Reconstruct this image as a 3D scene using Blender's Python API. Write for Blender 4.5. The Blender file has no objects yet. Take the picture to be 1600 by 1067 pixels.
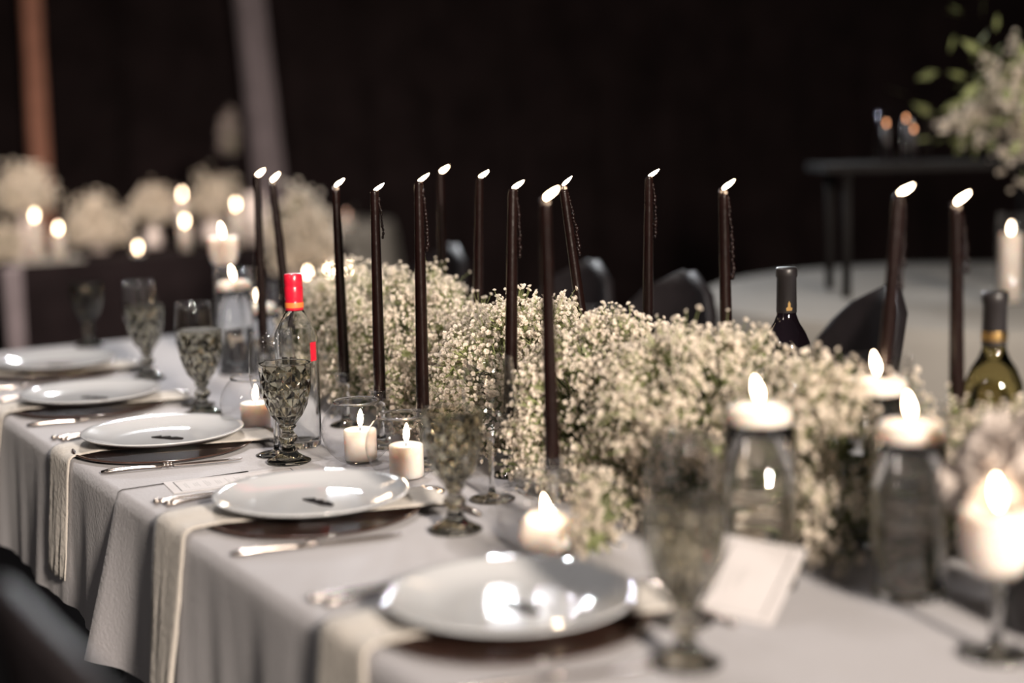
import bpy, math, random
import numpy as np
from mathutils import Vector, Matrix, noise

S = bpy.context.scene
COL = S.collection
rng = np.random.default_rng(7)
random.seed(7)
PI = math.pi
T = 0.75                                   # table height

# ------------------------------------------------------------------ camera
F, PIT, ROL, CH = 2350.0, 0.141246, 0.025778, 0.531045   # focal px (1600 wide), pitch, roll, height over table
cam = bpy.data.cameras.new('camera')
cam.sensor_width = 36.0
cam.lens = F / 1600 * 36
cam.clip_start = 0.02
cam.dof.use_dof = True
cam.dof.focus_distance = 2.43
cam.dof.aperture_fstop = cam.lens / 46.0
cam.dof.aperture_ratio = 1.12
camo = bpy.data.objects.new('camera', cam)
COL.objects.link(camo)
camo.location = (0, 0, T + CH)
camo.matrix_world = (Matrix.Translation((0, 0, T + CH)) @ Matrix.Rotation(PI / 2 - PIT, 4, 'X') @ Matrix.Rotation(-ROL, 4, 'Z'))
S.camera = camo

# ------------------------------------------------------------------ world, lights, exposure
w = bpy.data.worlds.new('world')
S.world = w
w.use_nodes = True
w.node_tree.nodes['Background'].inputs[0].default_value = (0.9, 0.93, 1.0, 1)
w.node_tree.nodes['Background'].inputs[1].default_value = 0.02
S.view_settings.view_transform = 'Standard'
S.view_settings.look = 'None'
S.view_settings.exposure = 0.0
S.view_settings.gamma = 1.0
S.view_settings.use_curve_mapping = False


def lamp(loc, target, power, size, col=(1.0, 0.97, 0.95), spread=PI):
    l = bpy.data.lights.new('area_lamp', 'AREA')  # shared by the overhead spots and the added fill lights
    l.shape = 'DISK'
    l.size = size
    l.energy = power
    l.color = col
    l.spread = spread
    o = bpy.data.objects.new('area_lamp', l)
    COL.objects.link(o)
    o.location = loc
    o.rotation_euler = (Vector(target) - Vector(loc)).to_track_quat('-Z', 'Y').to_euler()
    return o


COOL = (0.93, 0.96, 1.0)
# spots over the table and on the rig behind it, all above the picture
lamp((-0.35, 2.6, 3.3), (-0.1, 2.2, T), 9, 0.22, (1.0, 0.95, 0.92))
lamp((0.9, 1.2, 3.2), (0.2, 1.6, T), 3, 0.2, (1.0, 0.94, 0.90))
lamp((-0.7, 3.3, 3.3), (-0.3, 2.95, T + 0.2), 10, 0.2, (1.0, 0.93, 0.88), 1.3)
# unseen fill lights added on the camera's side for flowers and cloth
lamp((-2.6, -0.4, 2.9), (-0.2, 2.2, T), 4.5, 0.5, (1.0, 0.90, 0.82), 1.7)
lamp((2.0, -3.0, 2.75), (-0.1, 2.6, T + 0.15), 170, 0.6, (1.0, 0.87, 0.74), 1.5)
for x, y, z, p in ((-0.10, 7.0, 2.62, 16), (0.20, 7.0, 2.50, 16), (-1.0, 7.2, 2.62, 12), (-1.7, 6.9, 2.55, 10), (0.9, 6.8, 2.75, 10)):
    lamp((x, y, z), (x * 0.3 - 0.2, 2.2, T), p * 0.55, 0.09, COOL, 1.6)
lamp((1.9, 3.4, 3.2), (1.5, 4.6, T), 4.5, 0.3, (1.0, 0.96, 0.90), 1.5)        # over the round table
lamp((-1.9, 5.0, 3.2), (-1.8, 7.3, 0.9), 22, 0.3, (1.0, 0.88, 0.78), 1.3)     # added to brighten the head table and drapes
S.cycles.use_denoising = True
S.cycles.max_bounces = 14
S.cycles.diffuse_bounces = 3
S.cycles.glossy_bounces = 5
S.cycles.transmission_bounces = 12
S.cycles.transparent_max_bounces = 24
S.cycles.sample_clamp_indirect = 4.0
S.cycles.sample_clamp_direct = 0.0
S.cycles.caustics_refractive = False
S.cycles.caustics_reflective = False


# ------------------------------------------------------------------ materials
def P(name, col, rough=0.5, metal=0.0, **kw):
    m = bpy.data.materials.new(name)
    m.use_nodes = True
    b = m.node_tree.nodes['Principled BSDF']
    b.inputs['Base Color'].default_value = (*col, 1)
    b.inputs['Roughness'].default_value = rough
    b.inputs['Metallic'].default_value = metal
    for k, v in kw.items():
        b.inputs[k.replace('_', ' ')].default_value = v
    return m


def add_noise(m, scale, amount, bump=0.0, bscale=None, stretch=None):
    """procedural colour variation and relief from object coordinates"""
    nt = m.node_tree
    b = nt.nodes['Principled BSDF']
    tc = nt.nodes.new('ShaderNodeTexCoord')
    n = nt.nodes.new('ShaderNodeTexNoise')
    n.inputs['Scale'].default_value = scale
    n.inputs['Detail'].default_value = 4
    src = tc.outputs['Object']
    if stretch:
        mp = nt.nodes.new('ShaderNodeMapping')
        mp.inputs['Scale'].default_value = stretch
        nt.links.new(src, mp.inputs['Vector'])
        src = mp.outputs['Vector']
    nt.links.new(src, n.inputs['Vector'])
    c = b.inputs['Base Color'].default_value[:3]
    r = nt.nodes.new('ShaderNodeValToRGB')
    r.color_ramp.elements[0].position = 0.3
    r.color_ramp.elements[1].position = 0.7
    r.color_ramp.elements[0].color = (*[max(0, x * (1 - amount)) for x in c], 1)
    r.color_ramp.elements[1].color = (*[min(1, x * (1 + amount)) for x in c], 1)
    nt.links.new(n.outputs['Fac'], r.inputs['Fac'])
    nt.links.new(r.outputs['Color'], b.inputs['Base Color'])
    if bump:
        n2 = nt.nodes.new('ShaderNodeTexNoise')
        n2.inputs['Scale'].default_value = bscale or scale
        n2.inputs['Detail'].default_value = 5
        nt.links.new(src, n2.inputs['Vector'])
        bp = nt.nodes.new('ShaderNodeBump')
        bp.inputs['Strength'].default_value = bump
        bp.inputs['Distance'].default_value = 0.004
        nt.links.new(n2.outputs['Fac'], bp.inputs['Height'])
        nt.links.new(bp.outputs['Normal'], b.inputs['Normal'])
    return m


def thin_glass(name, tint=(1, 1, 1), refl=1.0):
    """a thin clear wall: lets light straight through, reflects more at grazing angles"""
    m = bpy.data.materials.new(name)
    m.use_nodes = True
    nt = m.node_tree
    nt.nodes.clear()
    out = nt.nodes.new('ShaderNodeOutputMaterial')
    tr = nt.nodes.new('ShaderNodeBsdfTransparent')
    tr.inputs[0].default_value = (*tint, 1)
    gl = nt.nodes.new('ShaderNodeBsdfGlossy')
    gl.inputs['Roughness'].default_value = 0.015
    lw = nt.nodes.new('ShaderNodeLayerWeight')
    lw.inputs[0].default_value = 0.5
    pw = nt.nodes.new('ShaderNodeMath')
    pw.operation = 'POWER'
    pw.inputs[1].default_value = 4.0
    nt.links.new(lw.outputs['Facing'], pw.inputs[0])
    ma = nt.nodes.new('ShaderNodeMath')
    ma.operation = 'MULTIPLY_ADD'
    ma.inputs[1].default_value = 0.75 * refl
    ma.inputs[2].default_value = 0.06 * refl
    nt.links.new(pw.outputs[0], ma.inputs[0])
    mx = nt.nodes.new('ShaderNodeMixShader')
    nt.links.new(ma.outputs[0], mx.inputs[0])
    nt.links.new(tr.outputs[0], mx.inputs[1])
    nt.links.new(gl.outputs[0], mx.inputs[2])
    nt.links.new(mx.outputs[0], out.inputs[0])
    return m


def petal_mat(name, col, trans=0.35):
    m = bpy.data.materials.new(name)
    m.use_nodes = True
    nt = m.node_tree
    nt.nodes.clear()
    out = nt.nodes.new('ShaderNodeOutputMaterial')
    d = nt.nodes.new('ShaderNodeBsdfDiffuse')
    t = nt.nodes.new('ShaderNodeBsdfTranslucent')
    mx = nt.nodes.new('ShaderNodeMixShader')
    mx.inputs[0].default_value = trans
    geo = nt.nodes.new('ShaderNodeNewGeometry')
    r = nt.nodes.new('ShaderNodeValToRGB')
    r.color_ramp.elements[0].color = (*[c * 0.72 for c in col], 1)
    r.color_ramp.elements[1].color = (*col, 1)
    nt.links.new(geo.outputs['Random Per Island'], r.inputs[0])
    nt.links.new(r.outputs[0], d.inputs[0])
    nt.links.new(r.outputs[0], t.inputs[0])
    nt.links.new(d.outputs[0], mx.inputs[1])
    nt.links.new(t.outputs[0], mx.inputs[2])
    nt.links.new(mx.outputs[0], out.inputs[0])
    return m


def flame_mat(name, col, strength):
    m = bpy.data.materials.new(name)
    m.use_nodes = True
    nt = m.node_tree
    nt.nodes.clear()
    out = nt.nodes.new('ShaderNodeOutputMaterial')
    e = nt.nodes.new('ShaderNodeEmission')
    e.inputs[0].default_value = (*col, 1)
    e.inputs[1].default_value = strength
    nt.links.new(e.outputs[0], out.inputs[0])
    return m


M = {}
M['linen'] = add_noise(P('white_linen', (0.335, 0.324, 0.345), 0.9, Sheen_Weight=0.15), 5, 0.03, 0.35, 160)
M['napkin'] = add_noise(P('natural_linen', (0.45, 0.415, 0.378), 0.95, Sheen_Weight=0.2), 8, 0.05, 0.6, 120)
M['porcelain'] = add_noise(P('porcelain', (0.47, 0.475, 0.49), 0.09, Coat_Weight=0.2), 3, 0.01)
M['charger'] = add_noise(P('dark_charger', (0.045, 0.022, 0.016), 0.22, Coat_Weight=0.4), 20, 0.3)
M['silver'] = add_noise(P('silver', (0.52, 0.46, 0.42), 0.24, 1.0), 30, 0.05)
M['black_card'] = add_noise(P('black_acrylic', (0.010, 0.008, 0.008), 0.9, Specular_IOR_Level=0.05), 10, 0.2)
M['ink'] = P('black_ink', (0.02, 0.02, 0.02), 0.8)
M['grey_ink'] = P('grey_ink', (0.35, 0.34, 0.34), 0.8)
M['paper'] = add_noise(P('paper', (0.52, 0.49, 0.49), 0.8), 40, 0.02)
M['smoke'] = P('smoke_glass', (0.70, 0.68, 0.60), 0.0, Transmission_Weight=1.0, IOR=1.47)
M['clear'] = P('clear_glass', (0.97, 0.98, 0.97), 0.0, Transmission_Weight=1.0, IOR=1.47)
M['thin'] = thin_glass('thin_glass')
M['thin_far'] = thin_glass('dull_thin_glass', (0.97, 0.96, 0.96), 0.25)
M['water'] = P('water', (0.98, 0.99, 0.98), 0.0, Transmission_Weight=1.0, IOR=1.33)
M['spirit'] = P('clear_spirit', (0.98, 0.99, 0.99), 0.0, Transmission_Weight=1.0, IOR=1.36)
M['wax'] = add_noise(P('white_wax', (0.84, 0.755, 0.685), 0.45, Subsurface_Weight=0.8, Subsurface_Scale=0.026), 12, 0.03)
M['wax'].node_tree.nodes['Principled BSDF'].inputs['Subsurface Radius'].default_value = (1.0, 0.70, 0.48)
M['blackwax'] = add_noise(P('black_wax', (0.0075, 0.003, 0.0026), 0.26, Specular_IOR_Level=0.28), 25, 0.3, 0.2, 60)
M['wick'] = P('wick', (0.02, 0.015, 0.012), 0.9)
M['flame'] = flame_mat('flame', (1.0, 0.74, 0.50), 36)
M['reflection_glow'] = flame_mat('orange_reflection', (1.0, 0.45, 0.22), 5)  # orange glow standing in for reflections in the holder's glass
M['reflection_faint'] = flame_mat('faint_reflection', (1.0, 0.55, 0.38), 3.5)  # weak glow standing in for a candle reflection in glass
M['petal'] = petal_mat('white_petal', (0.94, 0.855, 0.755), 0.42)
M['petal2'] = petal_mat('cream_petal', (0.60, 0.53, 0.49), 0.25)
M['petal3'] = petal_mat('dusky_petal', (0.38, 0.32, 0.30), 0.25)
M['stem'] = add_noise(P('green_stem', (0.24, 0.27, 0.11), 0.7), 30, 0.3)
M['leaf'] = add_noise(P('dark_leaf', (0.10, 0.115, 0.045), 0.6), 25, 0.4)
M['red'] = add_noise(P('red_foil', (0.62, 0.012, 0.035), 0.28, Coat_Weight=0.5), 20, 0.1, 0.3, 50)
M['orange'] = P('orange_band', (0.72, 0.20, 0.05), 0.4)
M['bottle'] = add_noise(P('black_bottle_glass', (0.006, 0.004, 0.006), 0.04, Coat_Weight=0.6), 10, 0.2)
M['foil'] = add_noise(P('black_foil', (0.012, 0.010, 0.011), 0.42), 20, 0.3)
M['gold'] = add_noise(P('gold_band', (0.62, 0.40, 0.16), 0.3, 1.0), 20, 0.1)
M['amber'] = P('amber_glass', (0.30, 0.24, 0.085), 0.0, Transmission_Weight=1.0, IOR=1.45)
M['cream'] = add_noise(P('cream_label', (0.62, 0.55, 0.42), 0.7), 20, 0.05)
M['chair'] = add_noise(P('dark_chair', (0.010, 0.008, 0.009), 0.5, Specular_IOR_Level=0.18), 12, 0.3)
M['drape'] = add_noise(P('black_drape', (0.013, 0.0085, 0.009), 1.0, Specular_IOR_Level=0.1), 4, 0.3, 0.3, 60)
M['uplit_copper_drape'] = add_noise(P('uplit_copper_drape', (0.42, 0.19, 0.13), 0.8), 10, 0.15)  # copper colour carries the orange uplight on this drape
M['grey_drape'] = add_noise(P('grey_drape', (0.20, 0.165, 0.18), 0.85), 10, 0.15)
M['black_cloth'] = add_noise(P('black_cloth', (0.013, 0.009, 0.010), 1.0, Specular_IOR_Level=0.1), 6, 0.3)
M['grey_cloth'] = add_noise(P('grey_cloth', (0.27, 0.255, 0.235), 0.95), 6, 0.06, 0.3, 80)
M['vase'] = add_noise(P('white_ceramic', (0.70, 0.60, 0.57), 0.35), 8, 0.04)
M['darkvase'] = add_noise(P('black_ceramic', (0.010, 0.008, 0.009), 0.3), 8, 0.2)
M['floor'] = add_noise(P('dark_floor', (0.010, 0.008, 0.008), 1.0, Specular_IOR_Level=0.05), 3, 0.4)
M['board'] = add_noise(P('plywood', (0.25, 0.17, 0.10), 0.7), 6, 0.2, 0.2, 30, (1, 12, 1))
M['metal'] = add_noise(P('black_metal', (0.008, 0.007, 0.007), 0.8, 0.0, Specular_IOR_Level=0.15), 20, 0.2)


# ------------------------------------------------------------------ table frame of reference
D = np.array([-0.51523931, 0.85704635])     # along the table, away from the camera
Q = np.array([0.85704635, 0.51523931])      # across the table, from the near edge to the far one
O = np.array([-0.60369329, 2.24031698])     # corner where the two near edges meet
ANG = math.atan2(D[1], D[0])


def tw(u, v, z=0.0):
    """table coordinates to world"""
    p = O + D * u + Q * v
    return Vector((p[0], p[1], T + z))


def ray(px, py):
    cr, sr = math.cos(ROL), math.sin(ROL)
    a, b = px - 800, py - 533.5
    x, q = a * cr - b * sr, a * sr + b * cr
    c, s = math.cos(PIT), math.sin(PIT)
    return np.array([x, F * c - q * s, -F * s - q * c])


def at(px, py, z=0.0):
    """the place on the level z (over the table top) that the photograph shows at a pixel"""
    r = ray(px, py)
    t = (z - CH) / r[2]
    return Vector((r[0] * t, r[1] * t, T + z))


def at_y(px, py, Y):
    r = ray(px, py)
    t = Y / r[1]
    return Vector((r[0] * t, Y, T + CH + r[2] * t))


def at_u(px, py, u):
    r = ray(px, py)
    C2 = -O
    t = (u - C2 @ D) / (r[:2] @ D)
    return Vector((r[0] * t, r[1] * t, T + CH + r[2] * t))


def at_v(px, py, v):
    r = ray(px, py)
    C2 = -O
    t = (v - C2 @ Q) / (r[:2] @ Q)
    return Vector((r[0] * t, r[1] * t, T + CH + r[2] * t))


def uv(p):
    q = np.array([p[0], p[1]]) - O
    return float(q @ D), float(q @ Q)


# ------------------------------------------------------------------ mesh helpers
class MB:
    def __init__(self):
        self.v, self.f = [], []

    def add(self, vs, fs):
        o = len(self.v)
        self.v += [tuple(x) for x in vs]
        self.f += [tuple(i + o for i in f) for f in fs]
        return self

    def lathe(self, prof, n=32, c=(0, 0), cap=True, wob=None):
        vs, fs = [], []
        for j, (r, z) in enumerate(prof):
            for i in range(n):
                a = 2 * PI * i / n
                rr, zz = (r, z) if wob is None else wob(r, z, a)
                vs.append((c[0] + rr * math.cos(a), c[1] + rr * math.sin(a), zz))
        for j in range(len(prof) - 1):
            for i in range(n):
                k = (i + 1) % n
                fs.append((j * n + i, j * n + k, (j + 1) * n + k, (j + 1) * n + i))
        if cap:
            if prof[0][0] > 1e-6:
                fs.append(tuple(range(n))[::-1])
            if prof[-1][0] > 1e-6:
                m = (len(prof) - 1) * n
                fs.append(tuple(range(m, m + n)))
        return self.add(vs, fs)

    def tube(self, pts, rad, n=8, flat=1.0):
        pts = [Vector(p) for p in pts]
        vs, fs = [], []
        up = Vector((0, 0, 1))
        for j, p in enumerate(pts):
            t = (pts[min(j + 1, len(pts) - 1)] - pts[max(j - 1, 0)]).normalized()
            s = t.cross(up)
            if s.length < 1e-3:
                s = t.cross(Vector((0, 1, 0)))
            s.normalize()
            q = s.cross(t).normalized()
            r = rad[j] if hasattr(rad, '__len__') else rad
            for i in range(n):
                a = 2 * PI * i / n
                vs.append(p + s * (r * math.cos(a)) + q * (r * flat * math.sin(a)))
        for j in range(len(pts) - 1):
            for i in range(n):
                k = (i + 1) % n
                fs.append((j * n + i, j * n + k, (j + 1) * n + k, (j + 1) * n + i))
        fs.append(tuple(range(n))[::-1])
        m = (len(pts) - 1) * n
        fs.append(tuple(range(m, m + n)))
        return self.add(vs, fs)

    def box(self, c, s, rz=0.0):
        x, y, z = s[0] / 2, s[1] / 2, s[2] / 2
        cc, ss = math.cos(rz), math.sin(rz)
        vs = []
        for dz in (-z, z):
            for dx, dy in ((-x, -y), (x, -y), (x, y), (-x, y)):
                vs.append((c[0] + dx * cc - dy * ss, c[1] + dx * ss + dy * cc, c[2] + dz))
        return self.add(vs, [(3, 2, 1, 0), (4, 5, 6, 7), (0, 1, 5, 4), (1, 2, 6, 5), (2, 3, 7, 6), (3, 0, 4, 7)])

    def prism(self, poly, z0, z1):
        n = len(poly)
        vs = [(x, y, z0) for x, y in poly] + [(x, y, z1) for x, y in poly]
        fs = [tuple(range(n))[::-1], tuple(range(n, 2 * n))]
        fs += [(i, (i + 1) % n, n + (i + 1) % n, n + i) for i in range(n)]
        return self.add(vs, fs)

    def ball(self, c, r, n=8, sq=(1, 1, 1)):
        m = max(4, n // 2 + 1)
        vs, fs = [(c[0], c[1], c[2] - r * sq[2])], []
        for j in range(1, m):
            a = -PI / 2 + PI * j / m
            for i in range(n):
                b = 2 * PI * i / n
                vs.append((c[0] + r * sq[0] * math.cos(a) * math.cos(b), c[1] + r * sq[1] * math.cos(a) * math.sin(b), c[2] + r * sq[2] * math.sin(a)))
        vs.append((c[0], c[1], c[2] + r * sq[2]))
        for i in range(n):
            fs.append((0, 1 + (i + 1) % n, 1 + i))
            e = 1 + (m - 2) * n
            fs.append((len(vs) - 1, e + i, e + (i + 1) % n))
        for j in range(m - 2):
            for i in range(n):
                a, b = 1 + j * n + i, 1 + j * n + (i + 1) % n
                fs.append((a, b, b + n, a + n))
        return self.add(vs, fs)

    def grid(self, rows):
        h, wd = len(rows), len(rows[0])
        vs = [p for r in rows for p in r]
        fs = [(j * wd + i, j * wd + i + 1, (j + 1) * wd + i + 1, (j + 1) * wd + i) for j in range(h - 1) for i in range(wd - 1)]
        return self.add(vs, fs)

    def build(self, name, mat, parent=None, smooth=True, kind=None):
        me = bpy.data.meshes.new(name)
        me.from_pydata(self.v, [], self.f)
        if smooth:
            me.polygons.foreach_set('use_smooth', [True] * len(self.f))
        me.materials.append(mat)
        me.update()
        o = bpy.data.objects.new(name, me)
        COL.objects.link(o)
        if parent is not None:
            o.parent = parent
        if kind:
            o['kind'] = kind
        return o


def sharp(o, deg=35):
    """smooth shading that keeps hard edges hard"""
    me = o.data
    import bmesh
    bm = bmesh.new()
    bm.from_mesh(me)
    lim = math.radians(deg)
    for e in bm.edges:
        if len(e.link_faces) == 2 and e.calc_face_angle(0) > lim:
            e.smooth = False
    bm.to_mesh(me)
    bm.free()
    return o


def np_mesh(name, verts, faces, mat, parent=None, kind=None, smooth=False):
    """fast mesh: verts (n,3), faces (m,k) with one k"""
    me = bpy.data.meshes.new(name)
    n, (m, k) = len(verts), faces.shape
    me.vertices.add(n)
    me.vertices.foreach_set('co', np.asarray(verts, np.float32).ravel())
    me.loops.add(m * k)
    me.loops.foreach_set('vertex_index', faces.astype(np.int32).ravel())
    me.polygons.add(m)
    me.polygons.foreach_set('loop_start', np.arange(0, m * k, k, dtype=np.int32))
    me.polygons.foreach_set('loop_total', np.full(m, k, np.int32))
    me.polygons.foreach_set('use_smooth', np.full(m, smooth))
    me.materials.append(mat)
    me.update(calc_edges=True)
    me.validate()
    o = bpy.data.objects.new(name, me)
    COL.objects.link(o)
    if parent is not None:
        o.parent = parent
    if kind:
        o['kind'] = kind
    return o


def tag(o, label, cat, group=None):
    o['label'] = label
    o['category'] = cat
    if group:
        o['group'] = group
    return o


def thing(name, loc, rz, label, cat, group=None):
    o = bpy.data.objects.new(name, None)
    o.empty_display_size = 0.03
    COL.objects.link(o)
    o.location = loc
    o.rotation_euler = (0, 0, rz)
    return tag(o, label, cat, group)


def dup(root, loc, rz, label, group=None):
    r = root.copy()
    COL.objects.link(r)
    r.location = loc
    r.rotation_euler = (0, 0, rz)
    r['label'] = label
    if group:
        r['group'] = group
    for ch in list(root.children):
        c = ch.copy()
        COL.objects.link(c)
        c.parent = r
        for g in list(ch.children):
            d = g.copy()
            COL.objects.link(d)
            d.parent = c
    return r


class Kind:
    """the first call builds the thing, later ones copy it with its parts"""

    def __init__(self, name, cat, group, parts):
        self.name, self.cat, self.group, self.parts, self.first = name, cat, group, parts, None

    def put(self, loc, rz, label):
        if self.first is None:
            self.first = thing(self.name, loc, rz, label, self.cat, self.group)
            self.parts(self.first)
            return self.first
        return dup(self.first, loc, rz, label, self.group)


# ------------------------------------------------------------------ setting
def struct(o):
    o['kind'] = 'structure'
    return o


struct(MB().box((0, 4, -0.05), (16, 16, 0.1)).build('floor', M['floor'], smooth=False))


def folded_wall(name, p0, p1, h=4.2):
    p0, p1 = Vector(p0), Vector(p1)
    L = (p1 - p0).length
    t = (p1 - p0) / L
    nrm = Vector((-t.y, t.x, 0))
    n = int(L / 0.05)
    rows = []
    for z in (0.0, 1.2, 2.6, h):
        row = []
        for i in range(n + 1):
            s = L * i / n
            a = 0.05 * math.sin(s * 9 + 1.3 * math.sin(s * 1.7)) + 0.03 * math.sin(s * 23 + z)
            q = p0 + t * s + nrm * a
            row.append((q.x, q.y, z))
        rows.append(row)
    return struct(MB().grid(rows).build(name, M['drape']))


folded_wall('wall_back', (-7, 10.2, 0), (7, 10.2, 0))
folded_wall('wall_left', (-6, -2, 0), (-6, 10.2, 0))
folded_wall('wall_right', (6, 10.2, 0), (6, -2, 0))


def gathered_drape(name, mat, x0, y0, x1, y1, r, label):
    """a gathered, slightly slanting length of cloth from the floor up past the picture"""
    mb = MB()
    prof = [0, 0.4, 0.9, 1.5, 2.2, 3.0, 3.8]
    rows = []
    for z in prof:
        k = z / 3.8
        cx, cy = x0 + (x1 - x0) * k, y0 + (y1 - y0) * k
        row = []
        for i in range(41):
            a = 2 * PI * i / 40
            rr = r * (1 + 0.16 * math.cos(7 * a + z)) * (1.15 - 0.15 * k)
            row.append((cx + rr * math.cos(a), cy + rr * math.sin(a), z))
        rows.append(row)
    o = mb.grid(rows).build(name, mat)
    return tag(o, label, 'drape')


a, b = at_y(49, 0, 9.85), at_y(63, 250, 9.85)
k = (b.x - a.x) / (b.z - a.z)
gathered_drape('gathered_drape', M['uplit_copper_drape'], a.x - k * a.z, 9.85, a.x + k * (3.8 - a.z), 9.85, 0.055, 'slim gathered drape at far left, orange uplight put into its copper brown colour, rising behind white flowers')
a, b = at_y(391, 0, 9.85), at_y(419, 260, 9.85)
k = (b.x - a.x) / (b.z - a.z)
gathered_drape('gathered_drape', M['grey_drape'], a.x - k * a.z, 9.85, a.x + k * (3.8 - a.z), 9.85, 0.085, 'grey gathered drape slanting up behind the two leftmost black tapers')

# ------------------------------------------------------------------ main tables under their cloths
W = 1.22
US, UE, UN = 0.0, 1.69, -1.75        # seam, far end, near end


def banquet_table(u0, u1, label):
    c = tw((u0 + u1) / 2, W / 2, -T)
    t = thing('banquet_table', c, ANG, label, 'table', 'banquet tables under the white cloths')
    L = u1 - u0 - 0.03
    MB().box((0, 0, T - 0.02), (L, W - 0.03, 0.03)).build('tabletop', M['board'], t, False)
    for sx in (-1, 1):
        for sy in (-1, 1):
            MB().tube([(sx * (L / 2 - 0.42), sy * (W / 2 - 0.32), 0.0), (sx * (L / 2 - 0.42), sy * (W / 2 - 0.32), T - 0.036)], 0.02, 10).build('leg', M['metal'], t)


banquet_table(UN, US - 0.005, 'nearer long table, hidden under the front white cloth')
banquet_table(US + 0.005, UE, 'farther long table, hidden under the second white cloth')


def drape_out(u, t, u1, flare):
    """how far the hanging cloth stands off the table edge, t = 0 at the top and 1 at the hem"""
    e = 0.0
    if flare:
        q = max(0.0, 1 - (u1 - u) / 0.15)
        e = q * q * 0.034 * t ** 1.2
    wv = 0.006 * math.sin(u * 17 + 0.6) + 0.0032 * math.sin(u * 41 + 2) + 0.0015 * math.sin(u * 83 + t * 3)
    return 0.006 + t * (0.018 + wv) + e


def cloth(u0, u1, drop, flare, label):
    us = [u0 + (u1 - u0) * i / 110 for i in range(111)]
    rows = []
    nt = 16

    front = lambda u, t: drape_out(u, t, u1, flare)

    for u in us:
        row = []
        for j in range(nt, 0, -1):                       # far drop
            t = j / nt
            row.append(tw(u, W + front(-u * 1.1, t), -0.006 - drop * t))
        row.append(tw(u, W + 0.004, -0.002))
        for j in range(9, -1, -1):
            v = 0.004 + (W - 0.008) * j / 9
            row.append(tw(u, v, 0.0))
        row.append(tw(u, -0.003, -0.003))
        for j in range(1, nt + 1):                       # near drop
            t = j / nt
            q = max(0.0, 1 - (u1 - u) / 0.15) if flare else 0
            row.append(tw(u + q * 0.025 * t, -front(u, t), -0.006 - drop * t))
        rows.append(row)
    if flare:                                            # the corner's fold turns back under itself
        last = rows[-1]
        nb = len(last) - nt
        for k in range(1, 6):
            row = list(last)
            for j in range(1, nt + 1):
                t = j / nt
                vo = front(u1, t)
                v = -vo + (vo - 0.030 * t - 0.006) * k / 5
                uu = u1 + 0.025 * t + 0.02 * t * math.sin(PI * k / 5)
                row[nb + j - 1] = tw(uu, v, -0.006 - drop * t)
            rows.append(row)
        rows_top = rows
    mb = MB()
    mb.grid([[Vector(p) for p in r] for r in rows])
    o = mb.build('tablecloth', M['linen'])
    return tag(o, label, 'tablecloth', 'white tablecloths')


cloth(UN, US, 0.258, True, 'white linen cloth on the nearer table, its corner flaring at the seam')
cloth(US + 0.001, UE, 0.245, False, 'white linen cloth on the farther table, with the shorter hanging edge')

# ------------------------------------------------------------------ place settings
ORD = ['nearest', 'second nearest', 'middle', 'second farthest', 'farthest']
centres = [(-0.008, 1.574), (-0.286, 2.060), (-0.604, 2.540), (-0.843, 2.960)]
ep = at(88, 567, 0.024)
centres.append((ep.x, ep.y))
centres = [uv(c) for c in centres]


def charger_parts(t):
    MB().lathe([(0.0, 0.0005), (0.10, 0.0005), (0.140, 0.003), (0.151, 0.0065), (0.153, 0.0085), (0.151, 0.0095), (0.143, 0.0075), (0.135, 0.0045), (0.0, 0.004)], 72, cap=False).build('charger_dish', M['charger'], t)


def plate_parts(t):
    MB().lathe([(0.0, 0.0), (0.074, 0.0), (0.080, 0.0012), (0.105, 0.006), (0.126, 0.012), (0.136, 0.0165), (0.138, 0.0185), (0.1365, 0.0195), (0.128, 0.0165), (0.108, 0.0095), (0.088, 0.0045), (0.07, 0.0030), (0.0, 0.0028)], 80, cap=False).build('dish', M['porcelain'], t)


def handle(mb, x0, x1, r0, r1, n=9):
    pts, rad = [], []
    for i in range(n):
        k = i / (n - 1)
        pts.append((x0 + (x1 - x0) * k, 0, 0.0035 + 0.002 * math.sin(PI * k)))
        rad.append(r0 + (r1 - r0) * k)
    rad[0] *= 0.6
    return mb.tube(pts, rad, 10, 0.65)


def knife_parts(t):
    mb = handle(MB(), 0.0, 0.095, 0.0062, 0.0048)
    mb.build('handle', M['silver'], t)
    mb = MB()
    for i, r in enumerate((0.0062, 0.0070, 0.0058)):
        mb.ball((0.099 + i * 0.0055, 0, 0.0055), r, 10, (0.6, 1, 0.7))
    mb.build('collar', M['silver'], t)
    MB().prism([(0.114, -0.006), (0.150, -0.0085), (0.200, -0.0085), (0.222, -0.003), (0.226, 0.003), (0.220, 0.005), (0.114, 0.005)], 0.003, 0.0045).build('blade', M['silver'], t, False)


def fork_parts(t):
    mb = handle(MB(), 0.0, 0.115, 0.0058, 0.0030)
    mb.ball((0.004, 0, 0.0045), 0.0065, 10, (0.8, 1, 0.7))
    mb.build('handle', M['silver'], t)
    mb = MB()
    mb.prism([(0.113, -0.003), (0.125, -0.010), (0.145, -0.0115), (0.145, 0.0115), (0.125, 0.010), (0.113, 0.003)], 0.004, 0.0058)
    for k in range(4):
        y = -0.0097 + k * 0.00647
        mb.tube([(0.144, y, 0.005), (0.17, y, 0.0045), (0.190, y, 0.007)], [0.0019, 0.0016, 0.0009], 6)
    mb.build('tines', M['silver'], t)


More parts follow.
